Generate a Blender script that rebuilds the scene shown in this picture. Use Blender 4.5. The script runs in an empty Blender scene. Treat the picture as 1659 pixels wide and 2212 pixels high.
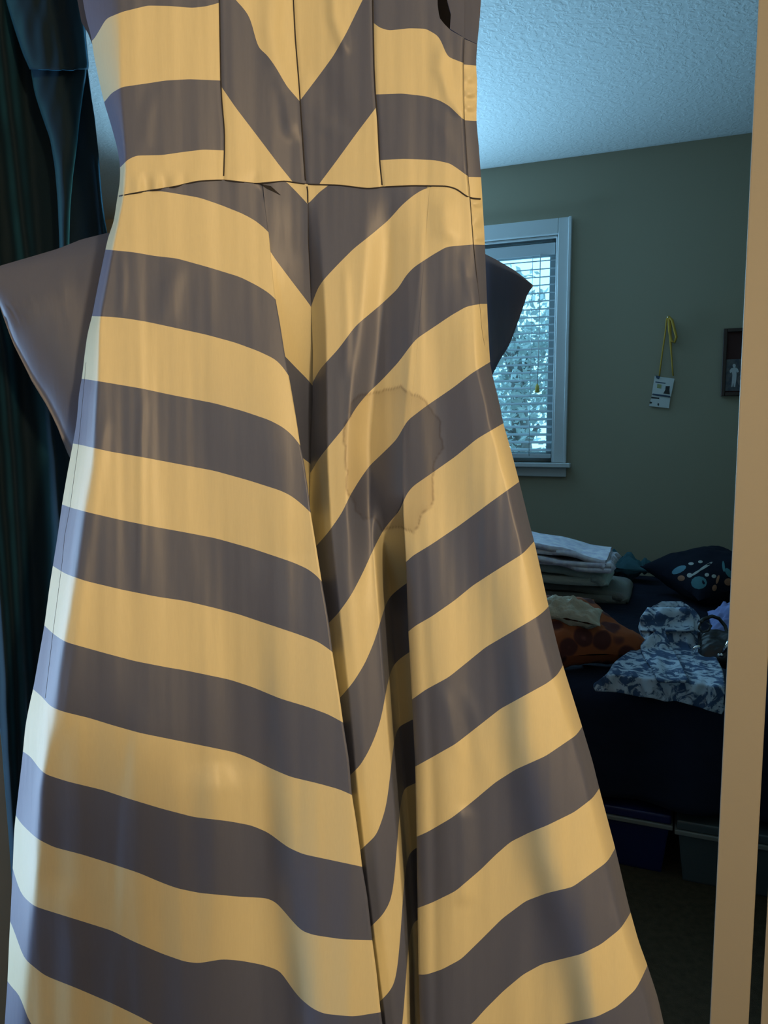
import bpy, bmesh, math, random
import numpy as np
from mathutils import Vector, noise as mnoise
from mathutils.bvhtree import BVHTree

random.seed(7)
sc = bpy.context.scene
C = sc.collection

# ------------------------------------------------------------------ camera
W2, H2, F = 829.5, 1106.0, 1600.0          # image centre and focal length for a 1659x2212 frame
TH = math.radians(5.75)                    # camera looks a little downwards
CZ = 1.12
YAW = math.radians(21.5)                   # the bedroom's far wall is turned against the doorway
cam_d = bpy.data.cameras.new('camera')
cam_d.sensor_fit = 'VERTICAL'
cam_d.sensor_height = 36.0
cam_d.lens = 36.0 * F / 2212.0
cam_d.clip_start = 0.02
cam = bpy.data.objects.new('camera', cam_d)
cam.location = (0, 0, CZ)
cam.rotation_euler = (math.radians(90) - TH, 0, 0)
C.objects.link(cam)
sc.camera = cam

# ------------------------------------------------------------------ colour management, sky, lights
sc.view_settings.view_transform = 'Standard'
sc.view_settings.look = 'None'
sc.view_settings.gamma = 1.0
sc.view_settings.use_curve_mapping = False
sc.view_settings.exposure = 0.0
sc.cycles.use_adaptive_sampling = True
sc.cycles.adaptive_threshold = 0.03
sc.cycles.max_bounces = 5
sc.cycles.diffuse_bounces = 2
sc.cycles.glossy_bounces = 2
sc.cycles.transmission_bounces = 2
sc.cycles.transparent_max_bounces = 6

world = bpy.data.worlds.new('sky')
sc.world = world
world.use_nodes = True
bgn = world.node_tree.nodes['Background']
bgn.inputs[0].default_value = (0.29, 0.70, 1.0, 1)
bgn.inputs[1].default_value = 3.0

WARM = (1.0, 0.705, 0.385)
COOL = (0.34, 0.70, 1.0)

def light(name, kind, loc, energy, color, target=None, **kw):
    l = bpy.data.lights.new(name, kind)
    l.energy = energy
    l.color = color
    for k, v in kw.items():
        setattr(l, k, v)
    o = bpy.data.objects.new(name, l)
    o.location = loc
    if target is not None:
        o.rotation_euler = (Vector(target) - Vector(loc)).to_track_quat('-Z', 'Y').to_euler()
    C.objects.link(o)
    return o

# warm hallway lamp, high on the right behind the camera
light('hallway_lamp', 'POINT', (1.0, -1.30, 1.42), 100, WARM, shadow_soft_size=0.06)
# daylight entering the hallway from a window on the left
light('hallway_daylight', 'AREA', (-1.38, 0.92, 0.72), 15, (0.46, 0.68, 1.0), target=(0.0, 0.80, 0.75),
      shape='RECTANGLE', size=0.30, size_y=1.25)
# added cool fill from behind the camera, lifting the dress's shadows
light('hallway_fill', 'AREA', (-0.75, -1.72, 1.25), 1.2, (0.50, 0.74, 1.0), target=(-0.1, 0.8, 0.9),
      shape='RECTANGLE', size=0.4, size_y=0.5)
# cool ceiling fill, at a second window added unseen behind the dress
def RF(s, t, z):
    return Vector((s * math.cos(YAW) + t * math.sin(YAW), -s * math.sin(YAW) + t * math.cos(YAW), z))
light('bedroom_fill', 'AREA', RF(-1.88, 3.63, 1.52), 44, COOL, target=RF(-0.9, 2.7, 2.35),
      shape='RECTANGLE', size=0.6, size_y=0.9, spread=math.radians(130))

# ------------------------------------------------------------------ helpers
def ray(px, py):
    a = (px - W2) / F
    b = (H2 - py) / F
    return a, math.cos(TH) + b * math.sin(TH), -math.sin(TH) + b * math.cos(TH)

def P(px, py, d):
    a, fy, fz = ray(px, py)
    k = d / fy
    return Vector((a * k, d, CZ + fz * k))

def PW(px, py, t):
    a, fy, fz = ray(px, py)
    k = t / (a * math.sin(YAW) + fy * math.cos(YAW))
    return Vector((a * k, fy * k, CZ + fz * k))

def PZ(px, py, z):
    a, fy, fz = ray(px, py)
    k = (z - CZ) / fz
    return Vector((a * k, fy * k, z))

def S_of(v):
    return v.x * math.cos(YAW) - v.y * math.sin(YAW)

def T_of(v):
    return v.x * math.sin(YAW) + v.y * math.cos(YAW)

def Parr(px, py, d):
    a = (px - W2) / F
    b = (H2 - py) / F
    fy = math.cos(TH) + b * math.sin(TH)
    fz = -math.sin(TH) + b * math.cos(TH)
    k = d / fy
    return np.stack([a * k, d, CZ + fz * k], -1)

def ss(a, b, x):
    t = np.clip((x - a) / (b - a), 0, 1)
    return t * t * (3 - 2 * t)

def ipx(pts):
    """y as a function of x (points sorted by x)"""
    p = sorted(pts)
    xs = np.array([q[0] for q in p], float)
    ys = np.array([q[1] for q in p], float)
    return lambda x: np.interp(x, xs, ys)

def ipy(pts):
    """x as a function of y"""
    p = sorted(pts, key=lambda q: q[1])
    ys = np.array([q[1] for q in p], float)
    xs = np.array([q[0] for q in p], float)
    return lambda y: np.interp(y, ys, xs)

def smooth_ipx(pts, step=8.0):
    """like ipx but rounded a little so the stripe edges do not show corners"""
    f = ipx(pts)
    lo = min(q[0] for q in pts)
    hi = max(q[0] for q in pts)
    xs = np.arange(lo, hi + 1, 2.0)
    ys = f(xs)
    k = np.exp(-0.5 * (np.arange(-12, 13) * 2.0 / step) ** 2)
    k /= k.sum()
    # pad with linear continuation
    n = 12
    pre = ys[0] - (ys[1] - ys[0]) * np.arange(n, 0, -1) if len(ys) > 1 else np.repeat(ys[0], n)
    post = ys[-1] + (ys[-1] - ys[-2]) * np.arange(1, n + 1) if len(ys) > 1 else np.repeat(ys[0], n)
    ysm = np.convolve(np.concatenate([pre, ys, post]), k, 'valid')
    return lambda x: np.interp(x, xs, ysm)

def smooth_ipy(pts, step=14.0):
    g = smooth_ipx([(q[1], q[0]) for q in pts], step)
    return lambda y: g(y)

_rs = np.random.RandomState(3)
def make_wr(n, sx, sy):
    kx = _rs.uniform(0.5, 1.6, n) * 2 * math.pi / sx
    ky = _rs.uniform(-1, 1, n) * 2 * math.pi / sy
    ph = _rs.uniform(0, 6.28, n)
    a = _rs.uniform(0.5, 1, n)
    a /= a.sum()
    def f(x, y):
        r = 0
        for i in range(n):
            r = r + a[i] * np.sin(kx[i] * x + ky[i] * y + ph[i])
        return r
    return f
WR1 = make_wr(7, 110, 900)
WR2 = make_wr(7, 38, 420)
WR3 = make_wr(9, 60, 90)

def link_mesh(name, verts, faces, mats, parent=None, matidx=None, smooth=True):
    me = bpy.data.meshes.new(name)
    me.from_pydata([tuple(v) for v in verts], [], faces)
    for m in (mats if isinstance(mats, (list, tuple)) else [mats]):
        me.materials.append(m)
    if matidx is not None:
        me.polygons.foreach_set('material_index', matidx)
    if smooth:
        me.polygons.foreach_set('use_smooth', [True] * len(me.polygons))
    me.update()
    o = bpy.data.objects.new(name, me)
    C.objects.link(o)
    if parent:
        o.parent = parent
    return o

def bm_obj(name, bm, mat, parent=None, smooth=False):
    bmesh.ops.recalc_face_normals(bm, faces=bm.faces)
    me = bpy.data.meshes.new(name)
    bm.to_mesh(me)
    bm.free()
    me.materials.append(mat)
    if smooth:
        me.polygons.foreach_set('use_smooth', [True] * len(me.polygons))
    o = bpy.data.objects.new(name, me)
    C.objects.link(o)
    if parent:
        o.parent = parent
    return o

def hexa(bm, p):
    """box from 8 points: bottom 4 then top 4"""
    v = [bm.verts.new(q) for q in p]
    for f in ((0, 1, 2, 3), (7, 6, 5, 4), (0, 4, 5, 1), (1, 5, 6, 2), (2, 6, 7, 3), (3, 7, 4, 0)):
        bm.faces.new([v[i] for i in f])

def box_rf(bm, s0, s1, t0, t1, z0, z1):
    hexa(bm, [RF(s0, t0, z0), RF(s1, t0, z0), RF(s1, t1, z0), RF(s0, t1, z0),
              RF(s0, t0, z1), RF(s1, t0, z1), RF(s1, t1, z1), RF(s0, t1, z1)])

def box_w(bm, x0, x1, y0, y1, z0, z1):
    hexa(bm, [(x0, y0, z0), (x1, y0, z0), (x1, y1, z0), (x0, y1, z0),
              (x0, y0, z1), (x1, y0, z1), (x1, y1, z1), (x0, y1, z1)])

def bevel_bm(bm, w, seg=2):
    bmesh.ops.bevel(bm, geom=bm.edges[:], offset=w, segments=seg, affect='EDGES', profile=0.6)

def tube(name, pts, r, mat, parent=None, seg=6, closed=False):
    pts = [Vector(p) for p in pts]
    n = len(pts)
    verts, faces = [], []
    for i, p in enumerate(pts):
        a = pts[i - 1] if i else pts[0]
        b = pts[i + 1] if i < n - 1 else pts[-1]
        t = (b - a)
        t = t.normalized() if t.length > 1e-9 else Vector((0, 0, 1))
        u = t.cross(Vector((0.13, 1, 0.07))).normalized()
        w = t.cross(u)
        rr = r[i] if isinstance(r, (list, tuple)) else r
        for k in range(seg):
            an = 2 * math.pi * k / seg
            verts.append(p + (u * math.cos(an) + w * math.sin(an)) * rr)
    for i in range(n - 1):
        for k in range(seg):
            k2 = (k + 1) % seg
            faces.append((i * seg + k, i * seg + k2, (i + 1) * seg + k2, (i + 1) * seg + k))
    faces.append(tuple(range(seg))[::-1])
    faces.append(tuple((n - 1) * seg + k for k in range(seg)))
    return link_mesh(name, verts, faces, mat, parent)

def tag(o, label, cat=None, group=None, kind=None):
    if label:
        o['label'] = label
    if cat:
        o['category'] = cat
    if group:
        o['group'] = group
    if kind:
        o['kind'] = kind
    return o

def thing(name, label, cat, loc=(0, 0, 0), group=None):
    o = bpy.data.objects.new(name, None)
    o.empty_display_size = 0.05
    o.location = loc
    C.objects.link(o)
    return tag(o, label, cat, group)

def adopt(parent, *objs):
    """parent without moving: children keep their world coordinates"""
    for o in objs:
        o.parent = parent
        o.location = o.location - parent.location

# ------------------------------------------------------------------ materials
def new_mat(name):
    m = bpy.data.materials.new(name)
    m.use_nodes = True
    nt = m.node_tree
    return m, nt, nt.nodes['Principled BSDF']

def mat(name, col, rough=0.6, spec=0.5, noise=None, bump=None, sheen=0.0, sheen_tint=(1, 1, 1), metal=0.0,
        coords='Object'):
    """noise = (scale, amount, colour2); bump = (scale, strength, distance)"""
    m, nt, b = new_mat(name)
    b.inputs['Base Color'].default_value = (*col, 1)
    b.inputs['Roughness'].default_value = rough
    b.inputs['Specular IOR Level'].default_value = spec
    b.inputs['Metallic'].default_value = metal
    if sheen:
        b.inputs['Sheen Weight'].default_value = sheen
        b.inputs['Sheen Tint'].default_value = (*sheen_tint, 1)
        b.inputs['Sheen Roughness'].default_value = 0.35
    tc = nt.nodes.new('ShaderNodeTexCoord')
    if noise:
        n = nt.nodes.new('ShaderNodeTexNoise')
        n.inputs['Scale'].default_value = noise[0]
        n.inputs['Detail'].default_value = 4
        nt.links.new(tc.outputs[coords], n.inputs['Vector'])
        mx = nt.nodes.new('ShaderNodeMix')
        mx.data_type = 'RGBA'
        mx.inputs['A'].default_value = (*col, 1)
        mx.inputs['B'].default_value = (*noise[2], 1)
        mr = nt.nodes.new('ShaderNodeMapRange')
        mr.inputs['From Min'].default_value = 0.5 - 0.25 / max(noise[1], 0.01)
        mr.inputs['From Max'].default_value = 0.5 + 0.25 / max(noise[1], 0.01)
        nt.links.new(n.outputs['Fac'], mr.inputs['Value'])
        nt.links.new(mr.outputs['Result'], mx.inputs['Factor'])
        nt.links.new(mx.outputs['Result'], b.inputs['Base Color'])
    if bump:
        n2 = nt.nodes.new('ShaderNodeTexNoise')
        n2.inputs['Scale'].default_value = bump[0]
        n2.inputs['Detail'].default_value = 3
        nt.links.new(tc.outputs[coords], n2.inputs['Vector'])
        bp = nt.nodes.new('ShaderNodeBump')
        bp.inputs['Strength'].default_value = bump[1]
        bp.inputs['Distance'].default_value = bump[2]
        nt.links.new(n2.outputs['Fac'], bp.inputs['Height'])
        nt.links.new(bp.outputs['Normal'], b.inputs['Normal'])
    return m

def taffeta(name, col, stain_col, rough):
    """woven satin-taffeta: fine weave, long soft streaks, and a water stain kept in the 'stain' attribute"""
    m, nt, b = new_mat(name)
    b.inputs['Roughness'].default_value = rough
    b.inputs['Specular IOR Level'].default_value = 0.55
    b.inputs['Sheen Weight'].default_value = 0.12
    b.inputs['Sheen Roughness'].default_value = 0.4
    tc = nt.nodes.new('ShaderNodeTexCoord')
    # slubs of the weave in the colour
    mp = nt.nodes.new('ShaderNodeMapping')
    mp.inputs['Scale'].default_value = (900, 900, 60)
    nt.links.new(tc.outputs['Object'], mp.inputs['Vector'])
    n = nt.nodes.new('ShaderNodeTexNoise')
    n.inputs['Scale'].default_value = 1.0
    n.inputs['Detail'].default_value = 2
    nt.links.new(mp.outputs['Vector'], n.inputs['Vector'])
    mx = nt.nodes.new('ShaderNodeMix')
    mx.data_type = 'RGBA'
    mx.inputs['A'].default_value = (col[0] * 0.96, col[1] * 0.96, col[2] * 0.95, 1)
    mx.inputs['B'].default_value = (col[0] * 1.04, col[1] * 1.04, col[2] * 1.05, 1)
    nt.links.new(n.outputs['Fac'], mx.inputs['Factor'])
    at = nt.nodes.new('ShaderNodeAttribute')
    at.attribute_name = 'stain'
    ms = nt.nodes.new('ShaderNodeMix')
    ms.data_type = 'RGBA'
    ms.inputs['B'].default_value = (*stain_col, 1)
    nt.links.new(at.outputs['Fac'], ms.inputs['Factor'])
    nt.links.new(mx.outputs['Result'], ms.inputs['A'])
    nt.links.new(ms.outputs['Result'], b.inputs['Base Color'])
    # soft creases in the relief, drawn out along the drop of the cloth
    mp2 = nt.nodes.new('ShaderNodeMapping')
    mp2.inputs['Scale'].default_value = (42, 42, 7)
    nt.links.new(tc.outputs['Object'], mp2.inputs['Vector'])
    n2 = nt.nodes.new('ShaderNodeTexNoise')
    n2.inputs['Scale'].default_value = 1.0
    n2.inputs['Detail'].default_value = 3
    nt.links.new(mp2.outputs['Vector'], n2.inputs['Vector'])
    b1 = nt.nodes.new('ShaderNodeBump')
    b1.inputs['Strength'].default_value = 0.22
    b1.inputs['Distance'].default_value = 0.004
    nt.links.new(n2.outputs['Fac'], b1.inputs['Height'])
    nt.links.new(b1.outputs['Normal'], b.inputs['Normal'])
    return m

M = {}
M['gold'] = taffeta('cream_gold_taffeta', (0.67, 0.615, 0.39), (0.30, 0.24, 0.15), 0.46)
M['slate'] = taffeta('slate_taffeta', (0.092, 0.112, 0.185), (0.044, 0.046, 0.070), 0.46)
M['thread'] = mat('seam_thread', (0.03, 0.028, 0.03), 0.8)
M['lining'] = mat('dark_lining', (0.02, 0.02, 0.024), 0.9)
M['velvet'] = mat('teal_velvet', (0.0045, 0.014, 0.022), 0.8, 0.15, sheen=0.8, sheen_tint=(0.06, 0.36, 0.62),
                  bump=(900, 0.15, 0.0006))
M['wall'] = mat('sage_wall_paint', (0.375, 0.34, 0.25), 0.85, 0.3, noise=(3, 0.25, (0.365, 0.332, 0.243)), bump=(180, 0.12, 0.002))
M['hall'] = mat('hallway_wall_paint', (0.42, 0.36, 0.27), 0.85, 0.3, bump=(180, 0.1, 0.002))
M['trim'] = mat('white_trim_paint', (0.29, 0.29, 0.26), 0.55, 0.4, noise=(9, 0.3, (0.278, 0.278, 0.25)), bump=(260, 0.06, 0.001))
M['brown'] = mat('dark_brown_trim', (0.11, 0.08, 0.045), 0.7, 0.3, noise=(12, 0.5, (0.09, 0.065, 0.035)))  # dark brown tone of the left casing
M['wtrim'] = mat('window_trim_paint', (0.62, 0.66, 0.68), 0.5, 0.4)
M['slat'] = mat('blind_slat', (0.52, 0.58, 0.62), 0.5, 0.4)
M['carpet'] = mat('brown_carpet', (0.12, 0.085, 0.05), 0.95, 0.1, noise=(60, 0.8, (0.07, 0.05, 0.03)), bump=(420, 0.8, 0.006))
M['navy'] = mat('navy_bedding', (0.010, 0.014, 0.032), 0.9, 0.2, noise=(14, 0.6, (0.006, 0.009, 0.020)), bump=(30, 0.35, 0.01))
M['mattress'] = mat('mattress_cloth', (0.05, 0.055, 0.07), 0.9)
M['bedframe'] = mat('dark_bed_frame', (0.02, 0.018, 0.018), 0.6)
M['cream'] = mat('cream_fleece', (0.55, 0.52, 0.42), 0.95, 0.1, noise=(30, 0.4, (0.46, 0.44, 0.36)), bump=(120, 0.5, 0.006))
M['white_knit'] = mat('white_lilac_cloth', (0.84, 0.84, 0.90), 0.9, 0.1, noise=(38, 1.2, (0.55, 0.54, 0.70)), bump=(90, 0.4, 0.006))
M['seafoam'] = mat('seafoam_fleece', (0.68, 0.78, 0.74), 0.95, 0.1, noise=(18, 0.4, (0.58, 0.68, 0.64)), bump=(120, 0.5, 0.006))
M['sage'] = mat('sage_fleece', (0.27, 0.29, 0.23), 0.95, 0.1, noise=(16, 0.5, (0.24, 0.23, 0.25)), bump=(120, 0.5, 0.006))
M['periwinkle'] = mat('periwinkle_cloth', (0.20, 0.24, 0.48), 0.9, 0.2, bump=(40, 0.3, 0.006))
M['black'] = mat('black_leather', (0.012, 0.012, 0.014), 0.35, 0.5, bump=(160, 0.2, 0.002))
M['chrome'] = mat('chrome', (0.75, 0.75, 0.75), 0.12, 0.5, metal=1.0)
M['frame'] = mat('dark_wood_frame', (0.035, 0.016, 0.012), 0.45)
M['matboard'] = mat('dark_red_mat_board', (0.055, 0.016, 0.014), 0.8)
M['photo'] = mat('photo_print', (0.10, 0.11, 0.12), 0.3, 0.5, noise=(45, 1.2, (0.02, 0.03, 0.06)))
M['photo_grey'] = mat('grey_print', (0.20, 0.19, 0.20), 0.4, noise=(60, 1.2, (0.08, 0.07, 0.08)))
M['figure'] = mat('pale_print', (0.52, 0.55, 0.58), 0.4)
M['yellow'] = mat('yellow_lanyard', (0.50, 0.30, 0.04), 0.8)
M['cord'] = mat('white_cord', (0.5, 0.55, 0.56), 0.7)
M['card'] = mat('white_card', (0.62, 0.66, 0.66), 0.4)
M['bluemark'] = mat('dark_blue_print', (0.02, 0.06, 0.12), 0.5)
M['blackmark'] = mat('black_print', (0.015, 0.018, 0.02), 0.5)
M['yellowmark'] = mat('olive_print', (0.33, 0.36, 0.16), 0.5)
M['tassel'] = mat('yellow_tassel', (0.62, 0.50, 0.10), 0.6)
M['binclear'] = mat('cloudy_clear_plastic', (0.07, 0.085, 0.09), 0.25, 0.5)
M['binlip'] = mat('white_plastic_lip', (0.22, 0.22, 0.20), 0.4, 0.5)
M['binblue'] = mat('blue_plastic', (0.008, 0.014, 0.085), 0.4, 0.5)
M['teal_sheet'] = mat('teal_sheet', (0.05, 0.13, 0.16), 0.9, 0.2, bump=(40, 0.3, 0.006))
M['leaf'] = mat('tree_leaf', (0.42, 0.48, 0.46), 0.6, 0.3)
M['bark'] = mat('tree_bark', (0.16, 0.15, 0.14), 0.9)

def spots_mat(name, base, dark, scale, thr, rough=0.9, light2=None):
    """printed pattern: rounded dark spots on a ground colour"""
    m, nt, b = new_mat(name)
    b.inputs['Roughness'].default_value = rough
    tc = nt.nodes.new('ShaderNodeTexCoord')
    n = nt.nodes.new('ShaderNodeTexNoise')
    n.inputs['Scale'].default_value = scale * 0.7
    nt.links.new(tc.outputs['Object'], n.inputs['Vector'])
    ad = nt.nodes.new('ShaderNodeVectorMath')
    ad.operation = 'MULTIPLY_ADD'
    nt.links.new(n.outputs['Color'], ad.inputs[0])
    ad.inputs[1].default_value = (0.03, 0.03, 0.03)
    nt.links.new(tc.outputs['Object'], ad.inputs[2])
    v = nt.nodes.new('ShaderNodeTexVoronoi')
    v.inputs['Scale'].default_value = scale
    nt.links.new(ad.outputs[0], v.inputs['Vector'])
    r = nt.nodes.new('ShaderNodeValToRGB')
    r.color_ramp.interpolation = 'EASE'
    e = r.color_ramp.elements
    e[0].position = 0.0
    e[0].color = (*(light2 or dark), 1)
    e[1].position = thr + 0.12
    e[1].color = (*base, 1)
    x = e.new(thr * 0.45)
    x.color = (*dark, 1)
    x = e.new(thr)
    x.color = (*dark, 1)
    nt.links.new(v.outputs['Distance'], r.inputs['Fac'])
    nt.links.new(r.outputs['Color'], b.inputs['Base Color'])
    return m

def print_mat(name, ground, mark, scale):
    """leafy two-colour print"""
    m, nt, b = new_mat(name)
    b.inputs['Roughness'].default_value = 0.9
    tc = nt.nodes.new('ShaderNodeTexCoord')
    n = nt.nodes.new('ShaderNodeTexNoise')
    n.inputs['Scale'].default_value = scale
    n.inputs['Detail'].default_value = 5
    n.inputs['Roughness'].default_value = 0.62
    n.inputs['Distortion'].default_value = 1.3
    nt.links.new(tc.outputs['Object'], n.inputs['Vector'])
    r = nt.nodes.new('ShaderNodeValToRGB')
    e = r.color_ramp.elements
    e[0].position = 0.46
    e[0].color = (*mark, 1)
    e[1].position = 0.53
    e[1].color = (*ground, 1)
    nt.links.new(n.outputs['Fac'], r.inputs['Fac'])
    nt.links.new(r.outputs['Color'], b.inputs['Base Color'])
    return m

M['rust'] = spots_mat('rust_printed_cloth', (0.27, 0.066, 0.018), (0.07, 0.013, 0.010), 14, 0.34, light2=(0.15, 0.04, 0.035))
M['pyjama'] = print_mat('blue_floral_print', (0.44, 0.52, 0.62), (0.04, 0.08, 0.17), 24)

def ceiling_mat():
    m, nt, b = new_mat('knockdown_ceiling_plaster')
    b.inputs['Base Color'].default_value = (0.58, 0.60, 0.60, 1)
    b.inputs['Roughness'].default_value = 0.55
    tc = nt.nodes.new('ShaderNodeTexCoord')
    n = nt.nodes.new('ShaderNodeTexNoise')
    n.inputs['Scale'].default_value = 40
    n.inputs['Detail'].default_value = 4
    n.inputs['Distortion'].default_value = 0.9
    nt.links.new(tc.outputs['Object'], n.inputs['Vector'])
    r = nt.nodes.new('ShaderNodeValToRGB')
    r.color_ramp.elements[0].position = 0.45
    r.color_ramp.elements[1].position = 0.58
    nt.links.new(n.outputs['Fac'], r.inputs['Fac'])
    bp = nt.nodes.new('ShaderNodeBump')
    bp.inputs['Strength'].default_value = 0.22
    bp.inputs['Distance'].default_value = 0.006
    nt.links.new(r.outputs['Color'], bp.inputs['Height'])
    nt.links.new(bp.outputs['Normal'], b.inputs['Normal'])
    return m
M['ceiling'] = ceiling_mat()

def glass_mat():
    m = bpy.data.materials.new('window_glass')
    m.use_nodes = True
    nt = m.node_tree
    nt.nodes.clear()
    o = nt.nodes.new('ShaderNodeOutputMaterial')
    t = nt.nodes.new('ShaderNodeBsdfTransparent')
    t.inputs[0].default_value = (0.95, 0.98, 0.99, 1)
    g = nt.nodes.new('ShaderNodeBsdfGlossy')
    g.inputs['Roughness'].default_value = 0.02
    mx = nt.nodes.new('ShaderNodeMixShader')
    mx.inputs[0].default_value = 0.06
    nt.links.new(t.outputs[0], mx.inputs[1])
    nt.links.new(g.outputs[0], mx.inputs[2])
    nt.links.new(mx.outputs[0], o.inputs[0])
    return m
M['glass'] = glass_mat()

# ------------------------------------------------------------------ the setting
TB = 3.685            # far wall of the bedroom
CEIL = 2.425
S_L, S_R = -3.75, 1.05

# window opening, read off the far wall
wr_o = PW(1230, 750, TB)
CW = 0.062            # casing width
s_co = S_of(wr_o)                     # outer edge of the right casing
z_ct = PW(1237, 470, TB).z            # top of the head casing
z_sill = PW(1228, 1000, TB).z         # stool top
z_ap = PW(1222, 1030, TB).z           # apron bottom
s_ri = s_co - CW
WWID = 0.80
s_li = s_ri - WWID
z_ti = z_ct - 0.072

bm = bmesh.new()
w2l, w2r, w2b, w2t = -2.20, -1.56, 1.02, 2.05
box_rf(bm, S_L - 0.1, w2l, TB, TB + 0.12, 0, CEIL)
box_rf(bm, w2r, s_li, TB, TB + 0.12, 0, CEIL)
box_rf(bm, w2l, w2r, TB, TB + 0.12, 0, w2b)
box_rf(bm, w2l, w2r, TB, TB + 0.12, w2t, CEIL)
box_rf(bm, s_ri, S_R + 0.1, TB, TB + 0.12, 0, CEIL)
box_rf(bm, s_li, s_ri, TB, TB + 0.12, 0, z_sill)
box_rf(bm, s_li, s_ri, TB, TB + 0.12, z_ti, CEIL)
tag(bm_obj('wall_back', bm, M['wall']), 'sage green bedroom wall with the window', kind='structure')

bm = bmesh.new()
box_rf(bm, S_L - 0.12, S_L, -0.6, TB, 0, CEIL)
tag(bm_obj('wall_left', bm, M['wall']), None, kind='structure')
bm = bmesh.new()
box_rf(bm, S_R, S_R + 0.12, 0.9, TB, 0, CEIL)
tag(bm_obj('wall_right', bm, M['wall']), None, kind='structure')

YD = 1.10             # doorway wall
bm = bmesh.new()
box_w(bm, -3.9, -0.60, YD, YD + 0.11, 0, CEIL)
box_w(bm, 0.70, 2.2, YD, YD + 0.11, 0, CEIL)
box_w(bm, -0.60, 0.70, YD, YD + 0.11, 2.08, CEIL)
tag(bm_obj('wall_front', bm, M['hall']), None, kind='structure')

bm = bmesh.new()
box_w(bm, -4.2, 3.2, -1.9, 5.4, CEIL, CEIL + 0.1)
tag(bm_obj('ceiling', bm, M['ceiling']), 'white knockdown textured ceiling', kind='structure')
bm = bmesh.new()
box_w(bm, -4.2, 3.2, -1.9, 5.4, -0.1, 0)
tag(bm_obj('floor', bm, M['carpet']), 'brown carpet floor', kind='structure')

bm = bmesh.new()      # hallway: left wall with its window, back wall, right wall
box_w(bm, -1.52, -1.40, -1.8, 0.42, 0, CEIL)
box_w(bm, -1.52, -1.40, 0.98, YD, 0, CEIL)
box_w(bm, -1.52, -1.40, 0.42, 0.98, 0, 0.1)
box_w(bm, -1.52, -1.40, 0.42, 0.98, 1.5, CEIL)
tag(bm_obj('wall_hallway_left', bm, M['hall']), None, kind='structure')
bm = bmesh.new()
box_w(bm, -1.52, -0.95, -1.9, -1.8, 0, CEIL)
box_w(bm, -0.55, 1.72, -1.9, -1.8, 0, CEIL)
box_w(bm, -0.95, -0.55, -1.9, -1.8, 0, 1.0)  # small opening added behind the cool fill
box_w(bm, -0.95, -0.55, -1.9, -1.8, 1.5, CEIL)
tag(bm_obj('wall_hallway_back', bm, M['hall']), None, kind='structure')
bm = bmesh.new()
box_w(bm, 1.6, 1.72, -1.8, YD, 0, CEIL)
tag(bm_obj('wall_hallway_right', bm, M['hall']), None, kind='structure')

bm = bmesh.new()      # half-height blocker added unseen, to shade the dress's lower left from the lamp
box_w(bm, 0.16, 0.535, -0.60, -0.50, 0, 1.17)
bevel_bm(bm, 0.006, 2)
tag(bm_obj('hallway_shade_blocker', bm, M['hall']), None, kind='structure')

# door trims: the lit post on the right, the casing beyond it, the casing on the left
def vpost(name, pl_top, pl_bot, pr_bot, depth, thick, label):
    """upright post whose left edge runs through two pixels; right edge through a third"""
    a = P(pl_top[0], pl_top[1], depth)
    b = P(pl_bot[0], pl_bot[1], depth)
    x0 = (a.x + b.x) / 2
    x1 = P(pr_bot[0], pr_bot[1], depth).x
    k = x0 / depth
    bm = bmesh.new()
    hexa(bm, [(x0, depth, 0), (x1, depth, 0), (x1 + thick * (k + 0.03), depth + thick, 0), (x0 + thick * (k + 0.015), depth + thick, 0),
              (x0, depth, 2.08), (x1, depth, 2.08), (x1 + thick * (k + 0.03), depth + thick, 2.08), (x0 + thick * (k + 0.015), depth + thick, 2.08)])
    bevel_bm(bm, 0.0025, 2)
    return tag(bm_obj(name, bm, M['trim'], smooth=False), label, kind='structure')
vpost('trim_1', (1637, 0), (1534, 2212), (1617, 2212), 1.02, 0.10, 'off-white door post lit warm at the right of the doorway')
vpost('trim_2', (1659, 1950), (1641, 2212), (1880, 2212), 1.02, 0.09, 'off-white door casing at the far right edge')
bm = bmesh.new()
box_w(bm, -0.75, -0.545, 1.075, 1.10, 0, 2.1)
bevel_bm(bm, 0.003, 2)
tag(bm_obj('trim_3', bm, M['brown']), 'dark brown door casing at the far left edge', kind='structure')

# baseboard of the far wall
bm = bmesh.new()
box_rf(bm, S_L, S_R, TB - 0.014, TB, 0, 0.09)
tag(bm_obj('baseboard_back', bm, M['wtrim']), None, kind='structure')

# ------------------------------------------------------------------ window with casing, sash and glass
win = bpy.data.objects.new('window_1', None)
win.location = RF((s_li + s_ri) / 2, TB, z_sill)
C.objects.link(win)
tag(win, 'white cased window in the sage green wall', kind='structure')
def wpart(name, boxes, m, bev=0.003):
    bm = bmesh.new()
    for q in boxes:
        box_rf(bm, *q)
    if bev:
        bevel_bm(bm, bev, 1)
    o = bm_obj(name, bm, m)
    adopt(win, o)
    return o
wpart('side_casing', [(s_ri, s_co, TB - 0.022, TB, z_sill, z_ct)], M['wtrim'])
wpart('side_casing', [(s_li - CW, s_li, TB - 0.022, TB, z_sill, z_ct)], M['wtrim'])
wpart('casing_bead', [(s_co - 0.014, s_co, TB - 0.030, TB - 0.022, z_sill, z_ct)], M['wtrim'], 0.002)
wpart('head_casing', [(s_li, s_ri, TB - 0.022, TB, z_ti, z_ct)], M['wtrim'])
wpart('stool', [(s_li - CW - 0.02, s_co + 0.022, TB - 0.05, TB + 0.06, z_sill - 0.022, z_sill)], M['wtrim'])
wpart('apron', [(s_li - CW, s_co, TB - 0.018, TB, z_ap, z_sill - 0.022)], M['wtrim'])
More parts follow.
